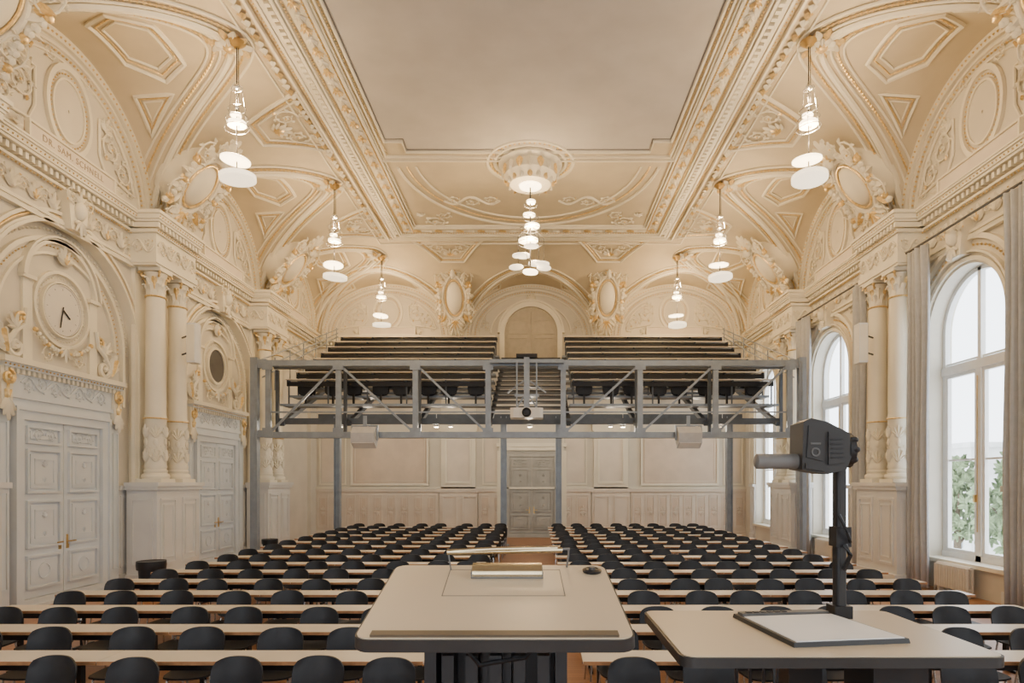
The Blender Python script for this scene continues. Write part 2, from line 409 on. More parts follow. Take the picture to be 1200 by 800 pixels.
def pendentive(T2,c,hw=1.25):
    mb=MB()
    def drape(a,d,off=.02):
        x,y=T2(a,max(d,.02)); return (x,y,ZZ(x,y)-off)
    for k,(r,m_) in ((1,(.045,0)),(.86,(.014,1)),(.74,(.025,0))):
        poly=[(-.45,2.3),(.45,2.3),(hw,3.75),(-hw,3.75)]; pts=[]
        for i in range(4):
            a,b=poly[i],poly[(i+1)%4]
            for j in range(8):
                uu=a[0]+(b[0]-a[0])*j/8; vv=a[1]+(b[1]-a[1])*j/8; pts.append(drape(c+uu*k,3.15+(vv-3.15)*k))
        mb.tube(pts,r,m_,5,True)
        if k==.86: mb.beads(pts+[pts[0]],.028,.1)
    def T(u,v,w):
        x,y=T2(c+u,v); return (x,y,ZZ(x,y)-.02-w)
    mb.T=T
    mb.palmette(0,2.75,pi/2,.45,0,0,7); mb.palmette(0,2.78,pi/2,.25,.05,1,5); mb.ascroll(-.4,3.2,.27,pi/2,1,0,0,1); mb.ascroll(.4,3.2,.27,pi/2,-1,0,0,1)
    mb.T=None
    return mb
for c,h in SB[1:]:
    trim(vault_bay(T2L,c,h),label='gilded plaster vault rib with beaded edges')
    trim(vault_bay(T2R,c,h),label='gilded plaster vault rib with beaded edges')
for c,h in BB: trim(vault_bay(T2B,c,h,LRB),label='gilded plaster vault rib with beaded edges')
for p in (9.35,15.25,21.1):
    trim(pendentive(T2L,p),label='framed pendentive relief with scrolls'); trim(pendentive(T2R,p),label='framed pendentive relief with scrolls')
for p in (CX-2.93,CX+2.93): trim(pendentive(T2B,p),label='framed pendentive relief with scrolls')

def lunette(T,c,h,kind=0,R=LR):
    mb=MB(T); e=R/h
    for q0,q1,w in ((.93,1.0,.08),(.88,.90,.05),(.80,.815,.04)):
        mb.ring(c,ZS,h*q0,h*q1,0,pi,0,w,0,40,e)
    mb.beads([(c+h*.85*cos(a),ZS+h*.85*e*sin(a),.03) for a in [pi*i/60 for i in range(61)]],.032,.1)
    mb.beads([(c+h*.96*cos(a),ZS+h*.96*e*sin(a),.09) for a in [pi*i/60 for i in range(61)]],.03,.11)
    if kind==0:
        zc=ZS+1.12*R/LR; ee=1.4*R/LR
        mb.ring(c,zc,.53,.61,0,2*pi,0,.07,0,36,ee); mb.ring(c,zc,.40,.43,0,2*pi,0,.05,0,36,ee)
        mb.beads([(c+.48*cos(a),zc+.48*ee*sin(a),.04) for a in [2*pi*i/50 for i in range(51)]],.025,.085)
        mb.ring(c,zc,0.02,.40,0,2*pi,0,.02,2,30,ee)
        for sd in (-1,1):
            pts=[]
            for i in range(11):
                a=.17+.72*i/10; pts.append((c+sd*h*.74*cos(a),ZS+.05+h*.74*e*sin(a),.03))
            pts+=[(c+sd*.85,ZS+1.45*R/LR,.03),(c+sd*.85,ZS+.75*R/LR,.03),(c+sd*1.0,ZS+.45,.03)]
            mb.tube(pts,.03,0,6,True); f=R/LR
            mb.ascroll(c+sd*1.2,ZS+1.0*f,.27,pi/2,sd,.03,0,1,1.5); mb.ascroll(c+sd*1.58,ZS+.66*f,.24,pi/2,-sd,.03,0,1,1.4)
            mb.palmette(c+sd*1.0,ZS+1.3*f,pi/2+sd*-.4,.3,.03,0,5); mb.ascroll(c+sd*1.2,ZS+1.5*f,.15,0,sd,.03,0,1,1.2)
            mb.ascroll(c+sd*.5,ZS+1.95*f,.13,0,sd,.03,0,1,1.2); mb.ascroll(c+sd*1.85,ZS+.35*f,.13,0,sd,.03,0,1,1.2)
        mb.box(c-1.3,c+1.3,ZS-.02,ZS+.03,0,.2,0)
        mb.frame(c-1.15,c+1.15,ZS+.02,ZS+.36,.04,.1,.18,0); mb.box(c-1.12,c+1.12,ZS+.05,ZS+.33,.05,.14,7)
        mb.palmette(c-1.2,ZS+.19,pi,.25,.1,0,5); mb.palmette(c+1.2,ZS+.19,0,.25,.1,0,5)
    else:
        for q in (.45,.62): mb.ring(c,ZS+.1,h*q-.06,h*q,0,pi,0,.06,0,30,e)
        for sd in (-1,1): mb.scrollfill(c+sd*1.95,ZS+.5,.4,.03,0,1,sd)
        mb.palmette(c,ZS+1.45,pi/2,.35,.05,0,7)
    trim(mb,label='arched lunette relief with gilded beading')
for c,h in SB[1:]: lunette(TL,c,h); lunette(TR,c,h)
for c,h in (BB[0],BB[2]): lunette(TB,c,h,0,LRB)
lunette(TB,BB[1][0],2.7,1,LRB)

def entab(T,u0,u1,skip=None):
    mb=MB(T)
    segs=[(u0,u1)] if not skip else [(u0,skip[0]),(skip[1],u1)]
    for a,b in segs:
        mb.box(a,b,7.02,7.07,0,.10,0); mb.box(a,b,7.07,7.14,0,.05,0); mb.box(a,b,7.14,7.20,0,.08,0)
        mb.box(a,b,7.78,7.83,0,.1,0); mb.box(a,b,7.99,8.04,0,.22,0); mb.box(a,b,8.04,8.14,0,.25,0); mb.box(a,b,8.14,8.18,0,.29,0); mb.box(a,b,8.18,8.22,0,.31,0)
        u=a+.05
        while u<b-.1: mb.box(u,u+.07,7.87,7.98,0,.16,0); u+=.14
        mb.beads([(a,7.75,.08),(b,7.75,.08)],.024,.08); mb.beads([(a,8.09,.26),(b,8.09,.26)],.022,.1)
        u=a+.3
        k=0
        while u<b-.4:
            mb.palmette(u,7.32,pi/2,.34,.02,0,5,.9); mb.palmette(u,7.32,pi/2,.18,.06,1 if k%2==0 else 0,3,.6); mb.ascroll(u+.24,7.48,.14,0,1,.03,0,1,1.2); u+=.48;k+=1
    return mb
PIERS=[3.4,9.1,14.95,20.8]
for T in (TL,TR): trim(entab(T,2.5,D),label='dentilled plaster cornice with leaf frieze')
trim(entab(TB,XL,XR,(CX-1.45,CX+1.45)),label='dentilled plaster cornice with leaf frieze')

# ---------------- columns / piers ----------------
def capital(mb,z0,h,r):
    mb.lathe([(r*.95,z0),(r*.9,z0+h*.3),(r*1.0,z0+h*.7),(r*1.2,z0+h*.85)],0,0,16,0)
    mb.lathe([(r*1.05,z0-.04),(r*1.12,z0-.02),(r*1.05,z0)],0,0,16,1)
    for ring,(zz,hh,n) in enumerate(((z0,h*.42,8),(z0+h*.22,h*.45,8))):
        for k in range(n):
            a=2*pi*(k+.5*ring)/n; vs=[];fs=[]
            for (rr,z,wd) in ((r*.95,0,.5),(r*1.0,.5,.9),(r*1.15,.85,.8),(r*1.32,1.0,.5),(r*1.4,.85,.15)):
                for sd in (-1,0,1):
                    da=sd*wd*.36; q=rr-(.03 if sd else 0); vs.append((q*cos(a+da),q*sin(a+da),zz+hh*z))
            for i in range(4):
                for j in range(2): fs.append((i*3+j,i*3+j+1,i*3+j+4,i*3+j+3))
            mb.add(vs,fs,1 if (k%2==0 and ring==1) else 0)
    for k in range(4):
        a=pi/4+k*pi/2; c=Vector((cos(a),sin(a),0))
        pts=[];
        for i in range(14):
            t=i/13; th=t*2*pi*1.3; rr=.08*(1-t)+.015
            p=c*(r*1.28+rr*cos(th)); pts.append((p.x,p.y,z0+h*.78+rr*sin(th)))
        mb.tube(pts,.026,1,5)
    s_=r*1.22
    mb.box(-s_,s_,-s_,s_,z0+h*.88,z0+h,0)
def carved(mb,z0,z1,r):
    mb.lathe([(r*1.06,z0),(r*1.1,z0+.06),(r*1.03,z0+.1),(r*1.03,z1-.1),(r*1.1,z1-.06),(r*1.06,z1)],0,0,20,0)
    mb.tube([(r*1.1*cos(t),r*1.1*sin(t),z1-.06) for t in [2*pi*i/20 for i in range(20)]],.018,1,5,True)
    for k in range(6):
        a0=2*pi*k/6
        mb.T=lambda u,v,w:((r*1.02+w)*cos(a0+u/r),(r*1.02+w)*sin(a0+u/r),v)
        zc=(z0+z1)/2
        mb.palmette(0,z0+.15,pi/2,.3,.0,0,5,.7); mb.palmette(0,z1-.5,pi/2,.3,.0,0,5,.7)
        mb.ball((0,zc,.01),(.06,.09,.03),0,8,5); mb.ascroll(.07,zc-.2,.1,0,1,.0,0,0,1.2); mb.ascroll(-.05,zc+.22,.09,0,-1,.0,0,0,1.2)
    mb.T=None
def add_column(proto,loc,label):
    if proto is None:
        e=empty('column',label,'column',loc,'paired columns on the wall piers')
        m=MB(); m.box(-.33,.33,-.33,.33,2.25,2.33,0); m.lathe([(.32,2.33),(.34,2.38),(.32,2.43),(.27,2.46),(.29,2.51),(.26,2.55)],0,0,20,0); obj(m,'column_base',[PL,GO],parent=e)
        m=MB(); m.lathe([(.25,2.55),(.245,4.5),(.225,6.45)],0,0,24,0); obj(m,'shaft',[PL,GO],parent=e)
        m=MB(); carved(m,2.56,3.75,.25); obj(m,'carved_drum',[PL,GO],parent=e,label='drum carved with leaf relief')
        m=MB(); capital(m,6.45,.6,.235); obj(m,'capital',[PL,GO],parent=e,label='leafy capital with gilded volutes')
        e.scale=(.86,.86,1)
        return e
    return copytree(proto,loc)
cp=None
for sx,X in ((-1,XL+.38),(1,XR-.38)):
    for p in PIERS:
        for q in (-.44,.44):
            c=add_column(cp,(X,p+q,0),'cream plaster column with leafy gilded capital')
            if cp is None: cp=c
for TT_ in (TL,TR):
    T=(lambda TT_:(lambda u,v,w:TT_(u,v,w*.88)))(TT_)
    for p in PIERS:
        mb=MB(T)
        mb.box(p-.95,p+.95,0,.22,0,.85,3); mb.box(p-.88,p+.88,.22,2.08,0,.76,3); mb.box(p-.95,p+.95,2.08,2.16,0,.82,3); mb.box(p-.98,p+.98,2.16,2.25,0,.86,3)
        for q in (-.44,.44):
            mb.frame(p+q-.32,p+q+.32,.4,1.9,.06,.76,.79,3); mb.frame(p+q-.2,p+q+.2,.55,1.75,.03,.76,.785,3)
            mb.box(p+q-.28,p+q+.28,2.25,7.05,0,.10,0)
        mb.box(p-.84,p+.84,7.05,7.10,0,.70,0); mb.box(p-.86,p+.86,7.10,7.22,0,.73,0); mb.box(p-.82,p+.82,7.22,7.76,0,.70,0); mb.box(p-.88,p+.88,7.76,7.83,0,.75,0)
        u=p-.88
        while u<p+.83: mb.box(u,u+.07,7.87,7.98,0,.80,0); u+=.14
        mb.box(p-.90,p+.90,7.99,8.04,0,.82,0); mb.box(p-.93,p+.93,8.04,8.15,0,.85,0); mb.box(p-.97,p+.97,8.15,8.22,0,.89,0)
        mb.beads([(p-.9,8.09,.86),(p+.9,8.09,.86)],.022,.1)
        T0=mb.T
        mb.T=lambda u,v,w:T0(u,v,w+.70)
        mb.rinceau(p-.76,p+.76,7.48,.42,.02,0,1,5); mb.beads([(p-.84,7.8,.07),(p+.84,7.8,.07)],.024,.08)
        mb.T=lambda u,v,w,T0=T0:T0(p-.82-w,v,u)
        mb.rinceau(.1,.65,7.48,.4,.01,0,1,2)
        mb.T=lambda u,v,w,T0=T0:T0(p-.88-w,v,u)
        mb.frame(.12,.66,.4,1.9,.05,0,.03,3)
        trim(mb,label='cream pier pedestal and entablature block with carved frieze')

def cart(loc,ax,S,adeg=52,su=.95,sv=1.0):
    a=math.radians(adeg); n=Vector(ax); al=Vector((-n.y,n.x,0)) 
    ev=n*cos(a)+Vector((0,0,1))*sin(a); ew=n*sin(a)-Vector((0,0,1))*cos(a)
    mb=MB(lambda u,v,w:tuple(al*u*su+ev*v*sv+ew*w)); mb.cartouche(S)
    mb.prism([(.5*S*cos(t),.7*S*sin(t)) for t in [2*pi*i/24 for i in range(24)]],-.5*S,.03*S,0)
    obj(mb,'wall_cartouche',[PL,GO],'plaster shield cartouche with gilded scrolls and garlands','wall ornament',group='shield cartouches between the vault arches',loc=loc)
for p in (9.3,15.15,21.0):
    cart((XL+1.0,p,9.3),(1,0,0),1.15); cart((XR-1.0,p,9.3),(-1,0,0),1.15)
for X in (CX-3.0,CX+3.0): cart((X,D-1.15,9.5),(0,-1,0),1.25,66,.76,1.08)

# ---------------- left wall bays ----------------
def spandrel(mb,c,a,zs):
    for sd in (-1,1):
        mb.scrollfill(c+sd*(a+.3),zs+a-.35,.5,.02,0,1,sd); mb.ascroll(c+sd*(a+.35),zs+.75,.22,pi/2,-sd,.02,0,1)
        mb.ascroll(c+sd*(a-.5),zs+a-.1,.2,0,sd,.02,0,1)
def keystone(mb,c,z):
    mb.prism([(c-.2,z-.25),(c+.2,z-.25),(c+.28,z+.45),(c-.28,z+.45)],0,.22,0)
    T0=mb.T; mb.T=lambda u,v,w:T0(u,v,w+.22)
    mb.ball((c,z+.15,.02),(.13,.19,.12),0,10,7); mb.palmette(c,z+.25,pi/2,.28,.03,0,5); mb.palmette(c,z-.05,-pi/2,.3,.03,0,5)
    mb.ascroll(c-.22,z+.35,.14,pi/2,1,.02,0,1); mb.ascroll(c+.22,z+.35,.14,pi/2,-1,.02,0,1)
    mb.T=T0
def wainscot(mb,u0,u1,m=3,w=.06,n=1,ztop=2.16):
    mb.box(u0,u1,0,.25,0,w+.05,m); mb.box(u0,u1,.25,ztop-.08,0,w,m); mb.box(u0,u1,ztop-.08,ztop+.02,0,w+.07,m)
    L=(u1-u0)/n
    for i in range(n):
        a=u0+i*L+.07; b=u0+(i+1)*L-.07
        if b-a>.15: mb.frame(a,b,.38,ztop-.2,.05,w,w+.03,m)
        if b-a>.4: mb.frame(a+.1,b-.1,.5,ztop-.32,.025,w,w+.02,m)
for c in (6.4,12.3,18.2):
    mb=MB(TL)
    mb.archband(c,5.05,2.2,2.12,2.16,0,.07,0); mb.archband(c,5.05,2.2,2.24,2.30,0,.07,0); mb.archband(c,5.05,2.2,2.06,2.12,-.14,.10,0)
    mb.tube([(c+2.2*cos(a),5.05+2.2*sin(a),.03) for a in [pi*i/40 for i in range(41)]],.022,1,6)
    for sd in (-1,1): mb.tube([(c+sd*2.2,2.3,.03),(c+sd*2.2,5.05,.03)],.02,1,6)
    mb.archband(c,5.05,3.9,1.74,1.82,-.14,-.06,0); mb.ring(c,5.05,1.5,1.55,0,pi,-.14,-.08,0,36)
    mb.beads([(c+1.95*cos(a),5.05+1.95*sin(a),-.12) for a in [pi*i/60 for i in range(61)]],.03,.1,0)
    mb.beads([(c+1.66*cos(a),5.05+1.66*sin(a),-.12) for a in [pi*i/60 for i in range(61)]],.022,.09,1)
    spandrel(mb,c,2.3,5.05); keystone(mb,c,7.3)
    trim(mb,label='arched plaster surround with gilded line and mask keystone')
    mb=MB(lambda u,v,w:TL(u,v,w-.14))
    mb.box(c-1.3,c+1.3,3.55,3.72,0,.10,4); mb.box(c-1.36,c+1.36,3.72,3.80,0,.14,4)
    mb.box(c-1.3,c+1.3,3.80,4.22,0,.12,4); 
    mb.rinceau(c-1.1,c+1.1,4.0,.30,.13,4,4,7)
    mb.box(c-1.55,c+1.55,4.22,4.30,0,.22,4); mb.box(c-1.60,c+1.60,4.30,4.40,0,.27,0)
    mb.beads([(c-1.55,4.26,.24),(c+1.55,4.26,.24)],.022,.09)
    u=c-1.5
    while u<c+1.5: mb.box(u,u+.06,4.14,4.22,.1,.19,0); u+=.12
    for sd in (-1,1):
        q=c+sd*1.44
        mb.box(q-.13,q+.13,0,3.5,0,.10,4); mb.frame(q-.08,q+.08,.4,3.3,.02,.1,.12,4)
        mb.prism([(q-.11,3.5),(q+.11,3.5),(q+.13,4.22),(q-.13,4.22)],0,.17,0)
        mb.spiral(q,4.05,.12,pi/2,sd,.2,.03,1); mb.spiral(q,3.6,.08,-pi/2,-sd,.17,.022,1); mb.palmette(q,3.7,-pi/2,.4,.17,0,5,.6); mb.palmette(q,3.65,pi/2,.3,.17,1,3,.3)
        mb.spiral(c+sd*1.15,4.62,.18,pi/2,-sd,.07,.04,0,1.6); mb.spiral(c+sd*1.0,5.15,.12,-pi/2,sd,.07,.028,1,1.5)
        mb.tube([(c+sd*1.35,4.62,.07),(c+sd*1.15,4.9,.08),(c+sd*.95,5.05,.07),(c+sd*.9,5.35,.07)],.045,0,6)
        mb.palmette(c+sd*1.15,4.95,pi/2-sd*.5,.3,.08,0,5); mb.palmette(c+sd*1.35,4.5,pi/2-sd*.3,.5,.06,0,5,.5); mb.leaf(c+sd*1.35,4.5,pi/2-sd*.3,.4,.12,.09,.08,1)
        mb.box(c+sd*.85-.11,c+sd*.85+.11,4.42,5.9,0,.05,0)
        mb.box(c+sd*.85-.16,c+sd*.85+.16,5.9,5.97,0,.10,0)
        for k in range(9):
            t=k/8; mb.ball((c+sd*(.12+.6*t),4.74+.28*t*t,.09),(.05,.05,.045),1 if k%4==0 else 0,6,4)
    mb.ring(c,5.55,.67,.73,0,2*pi,0,.07,0,36); mb.ring(c,5.55,.50,.53,0,2*pi,0,.07,0,36)
    mb.ring(c,5.9,.88,.95,0.05,pi-.05,0,.08,0,30); mb.ring(c,5.9,.98,1.02,0.05,pi-.05,0,.12,0,30)
    mb.palmette(c,6.42,pi/2,.35,.08,0,7); mb.palmette(c,6.42,pi/2,.2,.12,1,3,.5); mb.beads([(c+.6*cos(a),5.55+.6*sin(a),.03) for a in [2*pi*i/50 for i in range(51)]],.02,.08,0)
    mb.palmette(c,4.82,-pi/2,.28,.1,0,5); mb.ascroll(c-.38,4.64,.17,0,1,.06,0,1); mb.ascroll(c+.38,4.64,.17,pi,-1,.06,0,1)
    trim(mb,label='over-door aedicule with gilded brackets and scrolls')
    mb=MB(lambda u,v,w:TL(u,v,w-.14))
    for sd in (-1,1):
        a,b=sorted((c+sd*1.6,c+sd*2.05)); wainscot(mb,a,b)
    trim(mb,label='painted wainscot panels')
def panel_leaf(mb,u0,u1,z0,z1,m=0,w=.05,rows=((.05,.24),(.28,.55),(.59,.84),(.87,.97))):
    mb.box(u0,u1,z0,z1,0,w,m); H=z1-z0
    for j,(a,b) in enumerate(rows):
        A=z0+H*a;B=z0+H*b; mb.frame(u0+.1,u1-.1,A,B,.04,w,w+.05,m); mb.box(u0+.19,u1-.19,A+.09,B-.09,w,w+.03,m)
        cu=(u0+u1)/2;cv=(A+B)/2
        if j==3: 
            mb.ascroll(cu-.15,cv,.11,0,1,w+.03,m,m); mb.ascroll(cu+.15,cv,.11,pi,-1,w+.03,m,m)
        elif j!=0:
            mb.frame(u0+.27,u1-.27,A+.17,B-.17,.02,w+.03,w+.045,m); mb.palmette(cu,B-.32,pi/2,.13,w+.03,m,5,.9); mb.palmette(cu,A+.3,-pi/2,.1,w+.03,m,5,.9)
        else: mb.ring(cu,cv,.12,.15,0,2*pi,w+.03,w+.05,m,20)
def door(n,T,c,hw,z1,paint,label,offs=0,z0=.0,handles=True):
    e=empty('door_%d'%n,label,'door',kind='structure'); 
    T1=lambda u,v,w:T(u,v,w+offs)
    m=MB(T1); m.frame(c-hw-.16,c+hw+.16,z0-.0,z1+.16,.16,0,.12,0); m.frame(c-hw-.22,c+hw+.22,z0,z1+.22,.06,0,.16,0); obj(m,'door_frame',[paint],parent=e)
    for sd in (-1,1):
        m=MB(T1); a,b=sorted((c+sd*.008,c+sd*hw)); panel_leaf(m,a,b,z0+.17,z1,0); 
        l=obj(m,'door_leaf',[paint],parent=e)
        if handles:
            m=MB(T1); q=c+sd*.1; m.box(q-.03,q+.03,z0+.98,z0+1.25,.05,.065,0); m.tube([(q,z0+1.12,.06),(q,z0+1.12,.12),(q+sd*.14,z0+1.12,.12)],.014,0,6)
            obj(m,'door_handle',[BR],parent=l,label='brass lever handle')
    return e
for i,c in enumerate((6.4,12.3,18.2)):
    door(i+1,TL,c,1.02,3.36,DP,'pale blue-grey carved double door with brass handles',-.13)
door(4,TB,CX+.03,.93,3.3,DK,'grey panelled double door in the end wall',0)
e=empty('wall_clock','round cream wall clock with black hands in plaster roundel','clock',(XL-.14,12.3,5.55))
Tc=lambda u,v,w:(w,u,v)
m=MB(Tc); m.prism([(.46*cos(2*pi*i/40),.46*sin(2*pi*i/40)) for i in range(40)],.0,.05,0); obj(m,'clock_face',[CF],parent=e)
m=MB(Tc); m.ring(0,0,.46,.485,0,2*pi,0,.065,0,40); 
for k in range(12):
    a=k*pi/6; m.tube([(.38*cos(a),.38*sin(a),.048),(.41*cos(a),.41*sin(a),.048)],.006,1,4)
obj(m,'clock_rim',[CF,GM],parent=e)
m=MB(Tc); m.tube([(0,0,.065),(.17,-.13,.065)],.016,0,4); obj(m,'hour_hand',[BK],parent=e)
m=MB(Tc); m.tube([(-.01,.06,.07),(-.09,-.35,.07)],.013,0,4); obj(m,'minute_hand',[BK],parent=e)
for c in (6.4,18.2):
    m=MB(lambda u,v,w:TL(u,v,w-.14)); m.prism([(c+.5*cos(2*pi*i/36),5.55+.5*sin(2*pi*i/36)) for i in range(36)],0,.05,0); m.ring(c,5.55,.46,.52,0,2*pi,0,.09,1,36)
    obj(m,'oculus_window',[GM,PL],'dark round oculus glazing above the double door','window')

# ---------------- right wall ----------------
def window(n,c,a,z0,zs,T0=TR,zt=4.55):
    e=empty('window_%d'%n,'tall arched white casement window','window',kind='structure')
    T=lambda u,v,w:T0(u,v,w-.36)
    m=MB(T); m.archband(c,zs,z0,a-.09,a,-.05,.06,0)
    m.box(c-a,c+a,z0,z0+.12,-.05,.08,0)
    m.box(c-a,c+a,zt,zt+.17,-.05,.09,0); m.box(c-.05,c+.05,zt+.17,zs+a-.02,-.04,.06,0)
    m.box(c-.08,c+.08,z0,zt+.05,-.04,.08,0)
    for sd in (-1,1):
        x0,x1=sorted((c+sd*.08,c+sd*(a-.09))); m.frame(x0,x1,z0+.12,zt,.07,-.03,.05,0)
        m.box(x0,x1,2.7,2.74,-.02,.03,0)
        m.frame(x0,x1,zt+.17,zt+.25,.03,-.03,.04,0)
    obj(m,'window_frame',[WP],parent=e)
    m=MB(T); n_=24; poly=[(c-a+.05,z0+.05),(c+a-.05,z0+.05)]+[(c+(a-.05)*cos(pi*i/n_),zs+(a-.05)*sin(pi*i/n_)) for i in range(n_+1)]
    m.add([(p[0],p[1],0) for p in poly],[tuple(range(len(poly)))],0); obj(m,'window_glass',[GL],parent=e,recalc=False)
    m=MB(T); m.box(c+.04,c+.1,z0+1.2,z0+1.35,.08,.12,0); m.tube([(c,z0+.6,.1),(c,4.4,.1)],.01,0,5); obj(m,'window_latch',[BR],parent=e)
for i,w_ in enumerate(WN): window(i+1,*w_)
for i,w_ in enumerate(WF_FILL): window(i+6,*w_,T0=TF,zt=5.0)  # windows behind the camera, added only as a source of fill
for c,a,z0,zs in WN[1:]:
    mb=MB(TR)
    mb.archband(c,zs,2.2,a+.05,a+.13,0,.06,0); mb.archband(c,zs,2.2,a+.2,a+.24,0,.1,0); mb.archband(c,zs,2.2,a+.45,a+.55,0,.09,0)
    mb.beads([(c+(a+.34)*cos(t),zs+(a+.34)*sin(t),.02) for t in [pi*i/60 for i in range(61)]],.035,.12)
    spandrel(mb,c,a+.7,zs-.1); keystone(mb,c,7.0)
    for sd in (-1,1):
        lo,hi=sorted((c+sd*(a+.02),c+sd*(a+.5))); wainscot(mb,lo,hi)
    mb.box(c-a-.1,c+a+.1,z0-.08,z0,0,.12,0)
    trim(mb,label='arched plaster window surround with beading')
def curtain(y0,y1,label,X=XR-.42,z1=7.25):
    n=int((y1-y0)/.018); mb=MB(); pts=[]
    for i in range(n+1):
        y=y0+(y1-y0)*i/n; pts.append((X+.07*sin(i*.75)+.015*sin(i*.31),y))
    vs=[];k=8
    for j in range(k+1):
        z=.04+(z1-.04)*j/k
        for i,(x,y) in enumerate(pts): vs.append((x+.012*sin(j*1.1+i*.2),y+(.02*sin(j*.8)),z))
    N=n+1
    mb.add(vs,[(j*N+i,j*N+i+1,(j+1)*N+i+1,(j+1)*N+i) for j in range(k) for i in range(n)],0)
    o=obj(mb,'curtain',[CU_],label,'curtain',group='window curtains',recalc=False,ang=180)
    md=o.modifiers.new('s','SOLIDIFY'); md.thickness=.008
for y0,y1 in ((7.5,8.1),(10.35,11.1),(13.4,14.05),(15.95,16.5),(19.2,19.95)):
    curtain(y0,y1,'grey floor-length curtain gathered beside an arched window')
for c in (6.6,12.3,18.0):
    m=MB(); y0,y1=c-2.05,c+1.95; m.tube([(XR-.42,y0,7.3),(XR-.42,y1,7.3)],.025,0,8); m.tube([(XR-.42,y0+.1,7.3),(XR,y0+.1,7.3)],.02,0,6); m.tube([(XR-.42,y1-.05,7.3),(XR,y1-.05,7.3)],.02,0,6)
    obj(m,'curtain_rod',[GM],'grey metal curtain rod above an arched window','curtain rod',group='curtain rods')
    e=empty('radiator','cream ribbed radiator below the window sill','radiator',(XR-.22,c+.55,0),'radiators')
    m=MB()
    for k in range(14): 
        y=-.5+k*.075; m.tube([(-.06,y,.12),(-.06,y,.58)],.028,0,6); m.tube([(.04,y,.12),(.04,y,.58)],.028,0,6)
    m.tube([(0,-.53,.58),(0,.5,.58)],.035,0,6); m.tube([(0,-.53,.14),(0,.5,.14)],.035,0,6)
    obj(m,'radiator_fins',[RD],parent=e)
    m=MB(); m.box(-.05,.05,-.45,-.41,0,.14,0); m.box(-.05,.05,.38,.42,0,.14,0); m.tube([(0,.5,.14),(0,.6,.14),(0,.6,.0)],.015,0,6); obj(m,'radiator_foot',[RD],parent=e)
for k in range(5):
    m=MB(); y0=-6+k*14
    m.box(34,40,y0,y0+9,-6,5+k%2*2,0); m.box(33.8,40.2,y0-.2,y0+9.2,5+k%2*2,5.4+k%2*2,0)
    for j in range(2):
        for i in range(4): m.box(33.9,34,y0+1+i*2,y0+2+i*2,-3+j*4,-1+j*4,1)
    obj(m,'neighbouring_building',[FB,FG],'pale stone building facade across the street','building',group='street facades')
for y,x in ((29,22),(38,25),(20,20)):
    e=empty('street_tree','leafy green tree standing outside the windows','tree',(x,y,-6),'trees outside')
    m=MB(); m.tube([(0,0,0),(.1,.1,4),(0,0,8)],[.3,.22,.1],0,8)
    for k in range(6): a=k*1.05; m.tube([(0,0,4.5+k*.4),(1.4*cos(a),1.4*sin(a),6+k*.4)],[.1,.03],0,5)
    obj(m,'trunk',[TRT],parent=e)
    m=MB()
    for k in range(220):
        a=random.uniform(0,6.28); r=random.uniform(.3,2.3); z=random.uniform(5,9.5); r*=1-abs(z-7)/4
        m.T=lambda u,v,w,c=(r*cos(a),r*sin(a),z),q=random.uniform(0,6.28):(c[0]+u*cos(q)-w*sin(q),c[1]+u*sin(q)+w*cos(q),c[2]+v)
        for j in range(4): m.leaf(0,0,random.uniform(0,6.28),.45,.25,0,.1,0)
    m.T=None
    obj(m,'foliage',[TRL],parent=e,recalc=False)

# ---------------- back wall ----------------
mb=MB(TB)
for a,b,n in ((XL,-4.0,9),(-2.35,-1.3,2),(.95,2.25,2),(3.9,XR,9)):
    wainscot(mb,a,b,7,.06,n,1.95); L=(b-a)/n
    for i in range(n):
        u=a+L*(i+.5); mb.box(u-L*.5+.13,u+L*.5-.13,.5,1.62,.06,.075,6); mb.palmette(u,1.1,pi/2,L*.35,.075,7,5); mb.palmette(u,1.05,-pi/2,L*.35,.075,7,5)
for a,b in ((-4.0,-2.35),(2.25,3.9)):
    mb.box(a,b,0,.3,0,.14,7); mb.box(a+.05,b-.05,.3,1.85,0,.08,7); mb.box(a,b,1.85,2.0,0,.13,7)
    for k in (0,1): h_=(b-a)/2; mb.frame(a+.15+k*h_,a+h_-.05+k*h_,.45,1.7,.06,.08,.12,7)
    mb.box(a+.12,b-.12,2.0,4.35,0,.12,0); mb.frame(a+.28,b-.28,2.2,4.1,.06,.12,.18,0); mb.box(a+.36,b-.36,2.3,4.0,.12,.125,7); mb.box(a+.05,b-.05,4.35,4.6,0,.2,0); mb.box(a+.12,b-.12,4.6,7.0,0,.12,0)
for a,b in ((-7.6,-4.4),(4.3,7.5)):
    mb.box(a,b,2.12,4.35,0,.03,6); mb.frame(a,b,2.12,4.35,.08,0,.09,0); mb.frame(a+.16,b-.16,2.28,4.19,.03,.03,.06,7)
for a,b in ((-8.9,-7.8),(7.7,8.5),(-2.2,-1.45),(1.1,2.1)): mb.frame(a,b,2.15,4.3,.05,0,.05,0); mb.box(a+.12,b-.12,2.27,4.18,0,.02,7)
for s_ in (-1,1): mb.box(CX+.03+s_*1.3-.12,CX+.03+s_*1.3+.12,0,3.55,0,.14,0); mb.frame(CX+.03+s_*1.3-.07,CX+.03+s_*1.3+.07,.3,3.4,.02,.14,.16,0)
mb.box(-1.5,1.15,3.55,3.7,0,.2,0); mb.box(-1.6,1.25,3.7,3.85,0,.28,0)
mb.box(XL,XR,1.98,2.06,0,.12,0)
trim(mb,MATS,'tan wall panels and carved wainscot of the end wall')
e=empty('door_5','tall arched grey-brown door at gallery level','door',kind='structure')
m=MB(TB); m.archband(CX,8.35,7.16,1.08,1.28,0,.2,0); m.ring(CX,8.35,1.28,1.36,0,pi,0,.26,0,30); obj(m,'door_frame',[PL,GO],parent=e)
